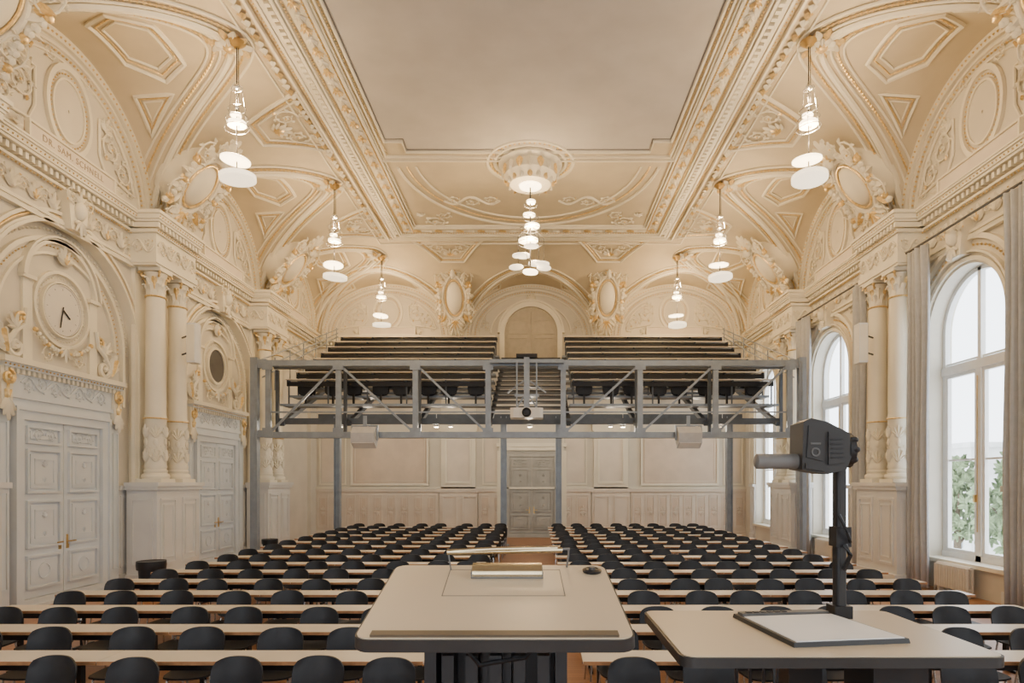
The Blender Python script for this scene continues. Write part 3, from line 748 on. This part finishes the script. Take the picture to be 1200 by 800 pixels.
for sd in (-1,1):
    m=MB(TB); n_=12; poly=[(CX+sd*.01,7.16),(CX+sd*1.08,7.16)]+[(CX+sd*(1.08*cos(pi/2*i/n_)+.01*(i==n_)),8.35+1.07*sin(pi/2*i/n_)) for i in range(n_+1)]
    m.prism(poly,.0,.1,0); a,b=sorted((CX+sd*.12,CX+sd*.95)); m.frame(a,b,7.3,8.2,.06,.1,.13,0); m.frame(a,b,8.3,8.9,.05,.1,.13,0)
    for q in (.3,.5,.7): m.box(CX+sd*q-.012,CX+sd*q+.012,7.36,8.14,.1,.125,0)
    obj(m,'door_leaf',[BGD] ,parent=e)

def text(s,T,size,mt):
    cu=bpy.data.curves.new('t','FONT'); cu.body=s; cu.size=size; cu.extrude=.004; cu.align_x='CENTER'; cu.align_y='CENTER'; cu.space_character=1.15
    o=bpy.data.objects.new('t',cu); COL.objects.link(o); bpy.context.view_layer.update()
    me=bpy.data.meshes.new_from_object(o.evaluated_get(bpy.context.evaluated_depsgraph_get())); bpy.data.objects.remove(o)
    for v in me.vertices: v.co=T(v.co.x,v.co.y,v.co.z)
    me.materials.clear(); me.materials.append(mt)
    return me
me=text('DR. SAM. SCHNELL',lambda u,v,w:(XL+.143+w,12.3+u,ZS+.19+v),.17,TXT)
_tn[0]+=1; o=bpy.data.objects.new('trim_%d'%_tn[0],me); finish(o,'painted inscription lettering on the lunette tablet',None,'structure')

# ---------------- tables & chairs ----------------
A,B=12,7
def grid(f): return [f(-1+2*i/A,-1+2*j/B) for j in range(B+1) for i in range(A+1)]
def shell2(f,g,m):
    v1=grid(f); v2=grid(g); n=A+1; k=len(v1)
    fs=[(j*n+i,j*n+i+1,(j+1)*n+i+1,(j+1)*n+i) for j in range(B) for i in range(A)]
    fs2=[tuple(k+q for q in f_[::-1]) for f_ in fs]
    bd=[i for i in range(n)]+[j*n+A for j in range(1,B+1)]+[B*n+i for i in range(A-1,-1,-1)]+[j*n for j in range(B-1,0,-1)]
    side=[(bd[i],bd[(i+1)%len(bd)],k+bd[(i+1)%len(bd)],k+bd[i]) for i in range(len(bd))]
    m.add(v1+v2,fs+fs2+side,0)
def chair_parts():
    parts={}
    def back(off):
        def f(a,b):
            hw=.215*(1-.16*abs(b)**4); return (a*hw,.235-.05*a*a+.03*b+off,.66+.165*b*(1-.20*abs(a)**3.5))
        return f
    m=MB(); shell2(back(0),back(.018),m); parts['backrest']=m
    def seat(off):
        def f(a,b):
            hw=.21*(1-.12*abs(b)**4); return (a*hw,b*.21*(1-.1*abs(a)**4),.455+off+.012*a*a)
        return f
    m=MB(); shell2(seat(0),seat(-.018),m); parts['seat']=m
    legs=[]
    for sx in (-1,1):
        m=MB(); m.tube([(sx*.19,-.2,0),(sx*.17,-.14,.42),(sx*.15,-.1,.44)],.011,0,6); legs.append(m)
        m=MB(); m.tube([(sx*.19,.24,0),(sx*.165,.17,.42),(sx*.16,.2,.5),(sx*.15,.225,.62)],.011,0,6); legs.append(m)
    parts['leg']=legs; return parts
cpz=chair_parts()
ms_back=mesh(cpz['backrest'],'chair_backrest',[BK]); ms_seat=mesh(cpz['seat'],'chair_seat',[BK]); ms_legs=[mesh(l,'chair_leg',[CH]) for l in cpz['leg']]
one=MB()
for k,mi in ((cpz['backrest'],0),(cpz['seat'],0)): one.add(k.v,k.f,mi)
for l in cpz['leg']: one.add(l.v,l.f,1)
ms_one=mesh(one,'lecture_chair',[BK,CH])
CXS=[-1.18,-1.80,-2.44,-3.28,-3.93,-4.74,-5.40,-6.10, .78,1.42,2.12,2.76,3.46,4.10,4.80,5.44]
GRP='black lecture hall chairs in rows'
for r in range(17):
    fy=5.75+1.065*(r-1)
    for x in CXS:
        loc=(x+random.uniform(-.06,.06),fy+.27+random.uniform(-.03,.06),0); rz=random.uniform(-.12,.12)
        lab='black moulded shell chair on slim metal legs behind a long desk'
        if r<6:
            e=bpy.data.objects.new('lecture_chair',None); e.location=loc; e.rotation_euler=(0,0,rz); finish(e,lab,'chair',None,GRP)
            finish(bpy.data.objects.new('backrest',ms_back),parent=e); finish(bpy.data.objects.new('seat',ms_seat),parent=e)
            for l in ms_legs: finish(bpy.data.objects.new('leg',l),parent=e)
        else:
            o=bpy.data.objects.new('lecture_chair',ms_one); o.location=loc; o.rotation_euler=(0,0,rz); finish(o,lab,'chair',None,GRP)
LT=2.745
mt=MB(); mt.box(-LT/2,LT/2,.006,.37,.722,.742,0)
mw=MB(); mw.box(-LT/2,LT/2,0,.006,.712,.742,0); mw.box(-LT/2,LT/2,.006,.37,.712,.722,0)
ml=[]
for x in (-LT/2+.25,LT/2-.25):
    m=MB(); m.box(x-.02,x+.02,.15,.21,.03,.71,0); m.box(x-.02,x+.02,.0,.38,0,.03,0); m.box(x-.02,x+.02,.03,.34,.68,.712,0); ml.append(m)
mf=MB(); mf.box(-LT/2+.27,LT/2-.27,.165,.195,.62,.68,0)
M1=mesh(mt,'tabletop',[LM]); M2=mesh(mw,'edge_band',[WE]); M3=[mesh(m,'leg',[BM]) for m in ml]; M4=mesh(mf,'crossbar',[BM])
one=MB(); one.add(mt.v,mt.f,0); one.add(mw.v,mw.f,1)
for m in ml+[mf]: one.add(m.v,m.f,2)
MO=mesh(one,'lecture_desk',[LM,WE,BM])
for r in range(17):
    fy=5.75+1.065*(r-1)-.37
    for x in (-6.45+LT/2+.003,-6.45+1.5*LT+.01,.40+LT/2,.40+1.5*LT+.007):
        lab='long narrow cream desk with wood edge and black legs'
        if r<6:
            e=bpy.data.objects.new('lecture_desk',None); e.location=(x,fy,0); finish(e,lab,'table',None,'rows of lecture desks')
            for nm,me_ in (('tabletop',M1),('edge_band',M2),('crossbar',M4),('leg',M3[0]),('leg',M3[1])): finish(bpy.data.objects.new(nm,me_),parent=e)
        else:
            o=bpy.data.objects.new('lecture_desk',MO); o.location=(x,fy,0); finish(o,lab,'table',None,'rows of lecture desks')

# ---------------- gallery (balcony) ----------------
G=empty('steel_gallery','blue-grey steel truss gallery with tiered seating platform','gallery',(0,18.5,0))
def gp(m,name,mats,label=None):
    m.v=[(v[0],v[1]-18.5,v[2]) for v in m.v]; return obj(m,name,mats,label,parent=G)
XV=[-7.73,-5.7,-3.48,-1.38,.79,3.01,5.19,7.33]
for yy in (18.5,19.15):
    m=MB(); fr=yy<19; h_=.085 if fr else .05
    for z in (3.62,5.69): m.box(-7.82,7.42,yy-.07,yy+.07,z-h_,z+h_,0)
    for x in XV: m.box(x-h_*.9,x+h_*.9,yy-.05,yy+.05,3.71,5.6,0)
    if fr:
        for i in range(7):
            if i==3: continue
            a,b=XV[i],XV[i+1]
            if i in (1,2): m.beam((a+.1,yy,5.58),(b-.1,yy,3.74),.06)
            else: m.beam((a+.1,yy,3.74),(b-.1,yy,5.58),.06)
        m.box(-7.8,7.4,yy-.03,yy+.03,4.26,4.30,0)
        for x in XV:
            for z,s_ in ((3.62,1),(5.69,-1)): m.box(x-.15,x+.15,yy-.08,yy-.07,z-.02 if s_>0 else z-.2,z+.2 if s_>0 else z+.02,0)
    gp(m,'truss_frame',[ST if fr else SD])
m=MB()
for x in XV:
    for z in (3.62,5.69): m.box(x-.04,x+.04,18.5,19.15,z-.04,z+.04,0)
gp(m,'truss_crossbar',[SD])
for x in (-8.12,7.68):
    m=MB(); m.box(x-.10,x+.10,18.4,18.6,0,5.85,0); m.box(min(x,x+(.35 if x<0 else -.35)),max(x,x+(.35 if x<0 else -.35)),18.44,18.56,5.55,5.8,0); m.box(min(x,x+(.35 if x<0 else -.35)),max(x,x+(.35 if x<0 else -.35)),18.44,18.56,3.55,3.75,0)
    m.box(x-.2,x+.2,18.3,18.7,0,.03,0); m.box(x-.03,x+.03,18.38,18.40,.1,5.7,0); gp(m,'end_post',[ST])
for x in (-7.08,-1.15,.81,6.9):
    m=MB(); m.box(x-.11,x-.08,22.75,22.95,0,4.6,0); m.box(x+.08,x+.11,22.75,22.95,0,4.6,0); m.box(x-.09,x+.09,22.84,22.86,0,4.6,0); m.box(x-.2,x+.2,22.65,23.05,0,.03,0)
    gp(m,'support_post',[ST])
NT=8
FZ=[4.62+2.53*i/(NT-1) for i in range(NT)]; FY=[19.5+.77*i for i in range(NT)]
for i in range(NT):
    for x0,x1 in ((-7.75,-1.42),(1.02,7.35)):
        m=MB(); m.box(x0,x1,FY[i]-.1,FY[i]+.60,FZ[i]-.04,FZ[i],0); m.box(x0,x1,FY[i]-.12,FY[i]-.1,FZ[i]-.06,FZ[i]+.01,1) 
        gp(m,'tier_platform',[GD,ST])
m=MB()
for k in range(12): m.box(-1.36,.96,19.35+k*.525,19.35+k*.525+.54,4.55+.236*k-.04,4.55+.236*k,0)
m.box(-2.2,1.8,25.6,26.05,7.1,7.15,0)
gp(m,'gallery_stair',[GD])
m=MB()
for x in (-7.6,-5.6,-3.5,-1.38,.98,3.0,5.1,7.25):
    m.beam((x,19.15,4.0),(x,26.0,6.75),.13)
for y,z in ((22.85,4.6),(25.9,5.9),(19.3,4.1)): m.box(-7.75,7.35,y-.06,y+.06,z-.1,z+.08,0)
gp(m,'platform_stringer',[SD])
for x in (-7.95,7.5):
    m=MB()
    for dz in (0,.35,.75): m.tube([(x,18.6,5.3+dz*.7),(x,25.7,8.1+dz*.4)],.02,0,6)
    for k in range(6): m.tube([(x,19.5+1.2*k,5.05+.5*k),(x,19.5+1.2*k,6.05+.47*k)],.02,0,6)
    gp(m,'side_railing',[ST])
def bench(i,x0,x1):
    e=empty('gallery_desk','dark bench desk with pale top on gallery tier','bench desk',(0,FY[i],FZ[i]),'tiered gallery desks')
    m=MB(); m.box(x0,x1,-.08,.18,.735,.765,0); obj(m,'desk_top',[LM],parent=e)
    m=MB(); m.box(x0,x1,.02,.05,.56,.70,0); obj(m,'modesty_panel',[BM],parent=e)
    n=5
    for k in range(n+1):
        m=MB(); x=x0+.05+(x1-x0-.1)*k/n; m.box(x-.02,x+.02,.05,.09,0,.72,0); m.box(x-.02,x+.02,-.06,.16,.69,.735,0)
        obj(m,'desk_support',[SD],parent=e)
sm=MB(); sm.add([(x*1.2,y*.6+.08,(z-.495)*1.5+.32) for x,y,z in cpz['backrest'].v],cpz['backrest'].f,0)
sm.add([(x*1.15,.10+(z-.455)*.5,.36+(y+.21)*.9) for x,y,z in cpz['seat'].v],cpz['seat'].f,0); sm.box(-.03,.03,.12,.18,0,.5,1); sm.box(-.1,.1,.07,.24,0,.02,1)
SM=mesh(sm,'gallery_chair',[BK,BM])
for i in range(NT):
    bench(i,-7.6,-1.5); bench(i,1.1,7.25)
    for x0 in (-7.15,1.5):
        for k in range(8):
            o=bpy.data.objects.new('gallery_chair',SM); o.location=(x0+k*.74+(.1 if k%2 else 0),FY[i]+.26,FZ[i]); finish(o,'black tip-up chair on a pedestal on the gallery','chair',None,'black gallery chairs')
for x in (-6.3,-3.2,-.2,2.8,6.0):
    for y in (20.6,24.0):
        z=4.15 if y<22 else 4.45
        e=empty('ceiling_spotlight','small white cylindrical downlight under the gallery','lamp',(x,y,z),'downlights under the gallery')
        m=MB(); m.lathe([(.08,-.12),(.09,-.1),(.09,.08),(.03,.1)],0,0,16,0); m.tube([(0,0,.1),(0,0,.3)],.012,0,6); obj(m,'lamp_housing',[WP],parent=e)
        m=MB(); m.lathe([(.07,-.13),(.075,-.115)],0,0,16,0); obj(m,'lamp_lens',[EM],parent=e)
        l=bpy.data.lights.new('bulb_light','POINT'); l.energy=60; l.color=(1,.84,.64); l.shadow_soft_size=.08
        o=bpy.data.objects.new('bulb_light',l); o.location=(0,0,-.22); o.parent=e; COL.objects.link(o)

e=empty('projector','white ceiling projector with round lens on a steel drop pole','projector',(-.26,18.15,4.2))
m=MB(); m.prism([(x*.46,y*.3) for x,y in ((-1,-.7),(-.8,-1),(.8,-1),(1,-.7),(1,1),(-1,1))],-.14,.14,0); obj(m,'projector_body',[WP],parent=e)
m=MB(lambda u,v,w:(u,-.3-w,v)); m.lathe([(.13,0),(.13,.08),(.1,.09),(.08,.05)],0,0,20,0); obj(m,'lens',[BM],parent=e)
m=MB(); m.box(-.08,.08,.0,.14,.12,1.62,0); m.box(-.35,.35,.02,.12,.5,.56,0); m.box(-.3,-.26,.0,.05,.12,1.5,0); m.box(.26,.3,.0,.05,.12,1.5,0)
for s_ in (-1,1): m.beam((s_*.3,.08,.14),(s_*.08,.08,.5),.04); m.beam((s_*.55,.2,.62),(0,.08,1.0),.04)
m.box(-1.05,1.05,.02,.3,1.45,1.55,0); m.box(-.3,.3,0,.3,1.6,1.70,1)
obj(m,'drop_pole',[ST,BM],parent=e)
for x in (-4.88,4.35):
    e=empty('hanging_loudspeaker','light grey wedge loudspeaker tilted down under the gallery truss','loudspeaker',(x,18.25,3.55),'loudspeakers under the truss')
    k_=.82
    m=MB(lambda u,v,w:(w*k_,u*k_,v*k_)); m.prism([(-.34,.12),(-.30,-.22),(.02,-.40),(.30,-.05),(.1,.30),(-.1,.34)],-.4,.4,0); obj(m,'cabinet',[GS],parent=e)
    m=MB(lambda u,v,w:(w*k_,u*k_,v*k_)); m.prism([(-.315,-.23),(-.305,-.215),(.02,-.395),(.02,-.41)],-.36,.36,0); m.prism([(-.355,.08),(-.34,.08),(-.305,-.19),(-.32,-.19)],-.36,.36,1); obj(m,'grille',[WP,GS],parent=e)
    m=MB(); m.box(-.05,.05,.0,.05,.25,.6,0); m.box(-.38,.38,-.02,.04,.29,.33,0); m.box(-.38,-.34,-.03,.05,-.1,.3,0); m.box(.34,.38,-.03,.05,-.1,.3,0); obj(m,'bracket',[ST],parent=e)
for X,sx in ((XL+.98,1),(XR-.98,-1)):
    e=empty('wall_loudspeaker','slim white column loudspeaker bracketed to the wall pier','loudspeaker',(X,15.0,5.5),'wall column loudspeakers')
    m=MB(); m.prism([(-.1,-.13),(.1,-.13),(.13,0),(.1,.13),(-.1,.13)],-.46,.46,0); obj(m,'cabinet',[WP],parent=e)
    m=MB(); m.prism([(-.085,-.14),(.085,-.14),(.085,-.13),(-.085,-.13)],-.42,.42,0); obj(m,'grille',[PL],parent=e)
    m=MB(); m.tube([(-.1*sx,0,.2),(-.5*sx,.35,.2)],.02,0,6); m.tube([(-.1*sx,0,-.2),(-.5*sx,.35,-.2)],.02,0,6); obj(m,'bracket',[BM],parent=e)

# ---------------- lamps ----------------
def point(e,loc,w,r=.2):
    l=bpy.data.lights.new('bulb_light','POINT'); l.energy=w; l.color=(1,.68,.36); l.shadow_soft_size=r
    o=bpy.data.objects.new('bulb_light',l); o.location=loc; o.parent=e; COL.objects.link(o)
def drum(m,x,y,z,r,h,mi=0,tilt=0.,az=0.):
    T0=m.T; ct,st=cos(tilt),sin(tilt)
    def T(u,v,w):
        a=u*cos(az)+v*sin(az); b=-u*sin(az)+v*cos(az)
        a2=a*ct+w*st; w2=-a*st+w*ct
        return (x+a2*cos(az)-b*sin(az),y+a2*sin(az)+b*cos(az),z+w2)
    m.T=T; m.lathe([(r*.93,0),(r,.008),(r,h-.008),(r*.96,h)],0,0,28,mi); m.T=T0
def pendant(x,y,zb=8.0,w=150):
    zt=ZZ(x,y)-.02
    e=empty('pendant_lamp','tiered pendant lamp with stacked glowing glass discs on a cable','pendant lamp',(x,y,zb),'glass disc pendant lamps'); H=zt-zb
    a=random.uniform(0,6)
    m=MB(); m.tube([(0,0,.1),(0,0,H)],.012,0,6); m.tube([(.04,0,1.0),(.03,0,H)],.008,0,4); obj(m,'cable',[GD],parent=e)
    m=MB(); m.lathe([(.16,H-.1),(.12,H-.14),(.05,H-.2)],0,0,16,0); m.lathe([(.06,H-.1),(.06,H)],0,0,12,0); obj(m,'canopy',[BR],parent=e)
    m=MB(); drum(m,.02,0,0,.33,.10,0,.07,a); obj(m,'glass_shade',[EM2],parent=e)
    m=MB(); drum(m,-.03,0,.36,.27,.05,0,.09,a+2.5); obj(m,'glass_shade',[EM],parent=e)
    m=MB(); drum(m,0,0,1.04,.17,.07,0,.05,a); obj(m,'glass_shade',[EM],parent=e)
    m=MB(); drum(m,-.02,0,1.22,.10,.04); obj(m,'glass_shade',[EM],parent=e)
    for z,r in ((1.0,.22),(1.18,.2),(1.36,.16),(1.75,.1)):
        m=MB(); m.tube([(r*cos(a),r*sin(a),z+.03*cos(a)) for a in [2*pi*i/20 for i in range(20)]],.008,0,4,True); obj(m,'wire_ring',[CH],parent=e)
    m=MB()
    for k in range(3):
        a=k*2.1; m.tube([(.2*cos(a),.2*sin(a),.98),(.1*cos(a),.1*sin(a),1.75),(0,0,1.9)],.006,0,4)
    m.ball((0,0,1.4),.05,0,8,6); m.ball((0,0,1.78),.06,0,8,6); obj(m,'wire_frame',[CH],parent=e)
    point(e,(0,0,.75),w,.15); point(e,(0,0,1.55),w*.8,.1)
for y in (6.3,12.2,18.1,23.6):
    pendant(-5.7,y); pendant(5.2,y)
e=empty('chandelier','cluster chandelier of glowing glass discs under a round plaster rosette','chandelier',(-.15,17.1,7.85))
m=MB(); m.tube([(0,0,.1),(0,0,2.3)],.02,0,8)
for k in range(7):
    a=2*pi*k/7; m.tube([(0,0,1.3),(.36*cos(a),.36*sin(a),.9),(.36*cos(a),.36*sin(a),.3)],.008,0,4)
obj(m,'cable',[GD],parent=e)
for k in range(7):
    a=2*pi*k/7+.3; m=MB(); drum(m,.38*cos(a),.38*sin(a),.14+.2*(k%3),.19,.05,0,.06,a); obj(m,'glass_shade',[EM2],parent=e)
for x,z,r in ((0,-.02,.2),(-.05,.82,.26),(.05,1.2,.2),(-.03,1.5,.16),(0.02,1.85,.12)):
    m=MB(); drum(m,x,-.02,z,r,.06,0,.05,x*50); obj(m,'glass_shade',[EM],parent=e)
for z,r in ((.78,.33),(1.16,.28),(1.46,.22),(1.8,.18)):
    m=MB(); m.tube([(r*cos(a),r*sin(a),z) for a in [2*pi*i/24 for i in range(24)]],.01,0,4,True); obj(m,'wire_ring',[CH],parent=e)
point(e,(0,-.3,.68),220,.25); point(e,(0,-.2,1.05),140,.15); point(e,(0,0,1.7),80,.1)
m=MB(); prof=[(.82,0),(.85,-.1),(.72,-.18),(.7,-.4),(.6,-.5),(.55,-.62),(.4,-.66),(.25,-.62)]
m.lathe(prof[::-1],0,0,32,0)
for k in range(16):
    a=2*pi*k/16; m.T=lambda u,v,w:((.71+w)*cos(a+u/.7),(.71+w)*sin(a+u/.7),v); m.leaf(0,-.16,-pi/2,.28,.2,0,.06,k%2); m.T=lambda u,v,w:((.56+w)*cos(a+u/.56),(.56+w)*sin(a+u/.56),v); m.leaf(0,-.45,-pi/2,.2,.17,0,.08,1-k%2)
m.T=None
for q in (.95,1.15): m.tube([(q*cos(t),q*sin(t),-.02) for t in [2*pi*i/40 for i in range(40)]],.05,0,6,True)
m.beads([(1.05*cos(t),1.05*sin(t),-.03) for t in [2*pi*i/60 for i in range(61)]],.04,.13)
m.lathe([(.0,-.68),(.28,-.67),(.3,-.64)],0,0,24,2)
obj(m,'ceiling_rosette',[PL,GO,EM],'round gilded plaster rosette boss on the ceiling','ceiling ornament',loc=(-.15,17.1,ZC))

def bin_(x,y,s=1):
    e=empty('waste_bin','black round waste bin with bag beside the wall pier','waste bin',(x,y,0))
    m=MB(); m.lathe([(.2*s,0),(.24*s,.6*s),(.26*s,.62*s),(.26*s,.65*s),(.22*s,.65*s),(.2*s,.5*s)],0,0,20,0); obj(m,'bin_body',[BK],parent=e)
    m=MB(); m.lathe([(.265*s,.5*s),(.275*s,.6*s),(.27*s,.67*s),(.25*s,.66*s)],0,0,20,0); obj(m,'bin_liner',[BM],parent=e)
bin_(-7.75,12.9); bin_(-7.9,19.0,.85)

m=MB(); m.box(-5,5,-1.9,3.3,0,.58,0); m.box(-5,5,-1.9,3.34,.58,.62,1); obj(m,'stage_podium',[WS,FL],'low wooden speaker podium','podium')
def rrect(cx,cy,w,h,r,n=6):
    P=[]
    for sx,sy,a0 in ((1,1,0),(-1,1,pi/2),(-1,-1,pi),(1,-1,3*pi/2)):
        for i in range(n+1):
            a=a0+pi/2*i/n; P.append((cx+sx*(w/2-r)+r*cos(a),cy+sy*(h/2-r)+r*sin(a)))
    return P
PZ=.62
e=empty('lectern','height-adjustable lectern with cream top and dark rounded edge','lectern',(-.135,2.27,PZ))
L0=Vector((-.135,2.27,PZ)); tilt=math.atan2(.13,.72); zc=1.845-PZ
Tt=lambda u,v,w:(u-.03*v,v*cos(tilt)-w*sin(tilt),zc+v*sin(tilt)+w*cos(tilt))
m=MB(Tt); m.prism(rrect(0,0,.86,.735,.055),-.036,-.002,0,.995); m.prism(rrect(0,0,.86,.735,.055),-.04,-.036,0); obj(m,'top_edge',[GD],parent=e,label='dark moulded edge')
m=MB(Tt); m.prism(rrect(0,0,.842,.717,.045),-.002,.002,0); obj(m,'desk_top',[LD],parent=e)
m=MB(Tt); m.box(-.375,.375,-.352,-.318,.002,.010,0); obj(m,'paper_stop',[STRIP],parent=e,label='brown paper stop strip')
m=MB(Tt); m.frame(-.2,.24,.0,.3,.003,.002,.003,0); obj(m,'hatch_outline',[GA],parent=e)
m=MB(); m.box(-.05,.05,-.06,.06,.05,zc-.06,0); m.box(-.22,.22,.0,.04,.35,zc-.16,0); m.box(-.24,-.2,-.12,.16,.1,zc-.08,0); m.box(.2,.24,-.12,.16,.1,zc-.08,0)
m.box(-.28,.28,-.16,.2,zc-.1,zc-.07,0); m.box(-.2,.2,-.12,.12,.4,.43,0); m.tube([(-.15,-.13,zc-.1),(-.05,-.15,zc-.2),(.1,-.13,zc-.18),(.17,-.13,zc-.1)],.008,0,6)
for k in range(5): m.box(-.18+.08*k,-.14+.08*k,-.13,-.02,.8,1.05,0)
obj(m,'pedestal',[BM],parent=e)
m=MB(); m.prism(rrect(0,0,.7,.5,.06),0,.05,0); obj(m,'base_plate',[BM],parent=e)
TW=lambda u,v,w:tuple(Vector(Tt(u,v,w))+L0)
p0=Vector(TW(.03,.25,.003))
e=empty('lectern_lamp','brushed brass-silver reading lamp with horizontal tube on the lectern','lamp',tuple(p0))
Tl=lambda u,v,w:tuple(Vector(Tt(u+.03,v+.25,w+.003))+L0-p0)
Tp=lambda a,b,c:Tl(c,a,b)
m=MB(Tp); pr=[(-.058,0),(-.058,.010)]+[(-.052*cos(pi*i/10),.012+.028*sin(pi*i/10)) for i in range(11)]+[(.058,.010),(.058,0)]
m.prism(pr,-.135,.135,0); obj(m,'lamp_base',[SB_],parent=e)
m=MB(Tl)
m.box(-.139,-.135,-.058,.055,.0,.024,0); m.box(.135,.139,-.058,.055,.0,.024,0); m.box(-.139,.139,-.064,-.058,0,.006,0); obj(m,'base_rim',[GA],parent=e)
m=MB(Tl); m.tube([(-.24,.05,.072),(.22,.06,.078)],.011,0,12); m.tube([(-.22,.05,.075),(-.05,.05,.084),(.20,.06,.086)],.009,0,10); obj(m,'lamp_tube',[SB_],parent=e)
m=MB(Tl); m.tube([(-.235,.05,.068),(-.225,.04,.0)],.003,0,6); m.tube([(.245,.06,.08),(.245,.07,.05),(.24,.08,.0)],.004,0,6); m.tube([(.2,.06,.08),(.25,.06,.082)],.005,0,6); obj(m,'lamp_arm',[GA],parent=e)
p1=Vector(TW(.365,.27,.003))
m=MB(lambda u,v,w:tuple(Vector(Tt(u+.365,v+.27,w+.003))+L0-p1)); m.lathe([(.036,0),(.038,.008),(.025,.014),(.022,.012)],0,0,20,0); m.lathe([(.012,.008),(.012,.02)],0,0,12,1); obj(m,'cable_grommet',[BM,GM],'round black cable grommet set in the lectern top','cable outlet',loc=p1)
e=empty('side_desk','cream presenter desk with dark rounded edge on pedestal','desk',(.98,2.385,PZ)); zt=1.70-PZ
m=MB(); m.prism(rrect(0,0,1.04,.74,.05),zt-.036,zt-.003,0); obj(m,'top_edge',[GD],parent=e,label='dark moulded edge')
m=MB(); m.prism(rrect(0,0,1.022,.722,.04),zt-.003,zt,0); obj(m,'desk_top',[LD],parent=e)
m=MB(); m.box(-.06,.06,-.06,.06,.05,zt-.1,0); m.box(-.4,.4,-.04,.04,zt-.1,zt-.034,0); m.box(-.42,-.38,-.25,.25,zt-.07,zt-.034,0); m.box(.38,.42,-.25,.25,zt-.07,zt-.034,0)
for k in range(4): m.tube([(-.3+.05*k,-.2,zt-.04),(-.28+.04*k,-.18,zt-.25),(-.1,-.05,zt-.4)],.006,0,5)
m.box(.12,.3,-.3,-.1,zt-.3,zt-.05,0)
obj(m,'pedestal',[BM],parent=e)
m=MB(); m.prism(rrect(0,0,.8,.5,.06),0,.05,0); obj(m,'base_plate',[BM],parent=e)
V0=Vector((1.035,2.39,1.70))
e=empty('document_camera','dark grey document camera with tall column and white working surface','document camera',tuple(V0))
rb=lambda u,v,w:(u*cos(.14)-v*sin(.14),u*sin(.14)+v*cos(.14),w)
m=MB(rb); m.prism([(-.212,-.235),(.215,-.235),(.20,.25),(-.20,.25)],0,.016,0,.985); obj(m,'base_plate',[GD],parent=e)
m=MB(rb); m.prism([(-.197,-.225),(.20,-.225),(.186,.175),(-.186,.175)],.016,.019,0); obj(m,'working_surface',[PP],parent=e,label='matte white working surface')
m=MB(rb); m.box(-.185,.185,.19,.235,.016,.026,0)
for k in range(6): m.box(-.16+.03*k,-.14+.03*k,.20,.22,.026,.029,1)
obj(m,'control_strip',[GM,BK],parent=e)
cxx,cyy=.205,.225
m=MB(); m.prism(rrect(cxx,cyy,.042,.05,.012,3),.0,.62,0); m.box(cxx-.011,cxx+.011,cyy-.028,cyy-.024,.05,.6,1); m.box(cxx-.036,cxx+.036,cyy-.04,cyy+.04,.0,.05,0); obj(m,'column',[BM,GD],parent=e)
m=MB(); m.box(cxx-.030,cxx+.030,cyy-.04,cyy+.03,.29,.37,0); m.tube([(cxx,cyy-.05,.3),(cxx+.01,cyy-.07,.26),(cxx,cyy-.04,.2)],.010,0,6); m.tube([(cxx-.02,cyy-.04,.42),(cxx,cyy-.07,.35),(cxx+.02,cyy-.05,.31)],.007,0,6); obj(m,'column_clamp',[BM],parent=e)
m=MB(lambda u,v,w:(u-.03,cyy-.08+w,v)); m.prism([(.05,.60),(.15,.582),(.225,.60),(.245,.65),(.238,.745),(.15,.79),(.085,.805),(.055,.79)],0,.14,0,.97)
m.prism([(.065,.65),(.125,.635),(.135,.765),(.075,.775)],-.006,.0,0); m.prism([(.06,.605),(.14,.592),(.142,.612),(.062,.626)],-.01,.0,0)
m.prism([(.15,.62),(.215,.63),(.21,.73),(.15,.75)],-.012,.0,0)
for k in range(5): m.box(.158,.205,.645+.018*k,.651+.018*k,-.016,-.012,1)
obj(m,'camera_head',[GD,BM],parent=e)
m=MB(lambda u,v,w:(u-.03,cyy-.088+w,v)); m.box(.08,.12,.70,.707,-.002,.01,0); m.ring(.1,.67,.012,.018,0,2*pi,-.002,.006,0,14); obj(m,'head_cover',[GM],parent=e)
m=MB(lambda u,v,w:(.212+w,cyy-.02+u,.68+v)); 
m.lathe([(.066,0),(.066,.025),(.056,.03)],0,0,24,0)
for k in range(8):
    a=2*pi*k/8; m.ball((.056*cos(a),.056*sin(a),.022),(.015,.015,.018),0,8,5)
obj(m,'rotary_knob',[BM],parent=e)
m=MB(lambda u,v,w:(w,cyy-.02+u,.635+v)); m.lathe([(.024,-.145),(.031,-.14),(.031,.02),(.028,.03)],0,0,20,0); obj(m,'lamp_arm',[GA],parent=e)

# ---------------- world / lights ----------------
w=bpy.data.worlds.new('World'); bpy.context.scene.world=w; w.use_nodes=True
bg=w.node_tree.nodes['Background']; bg.inputs[0].default_value=(.86,.93,1,1); bg.inputs[1].default_value=6.2
def portal(loc,sx,sy,d):
    l=bpy.data.lights.new('window_portal','AREA'); l.shape='RECTANGLE'; l.size=sx; l.size_y=sy; l.cycles.is_portal=True
    o=bpy.data.objects.new('window_portal',l); o.location=loc; o.rotation_euler=Vector(d).to_track_quat('-Z','Y').to_euler(); COL.objects.link(o)
for c,a,z0,zs in WN: portal((XR+.52,c,(z0+zs+a)/2),2*a,zs+a-z0,(-1,0,0))
for c,a,z0,zs in WF_FILL: portal((c,Y0-.42,(z0+zs+a)/2),2*a,zs+a-z0,(0,1,0))

cam=bpy.data.cameras.new('Camera'); co=bpy.data.objects.new('Camera',cam); COL.objects.link(co)
co.location=(0,0,2.25); co.rotation_euler=(pi/2,0,0)
cam.sensor_width=36; cam.lens=22.5; cam.shift_x=-28/1200; cam.shift_y=165/1200; cam.clip_start=.05; cam.clip_end=300
bpy.context.scene.camera=co
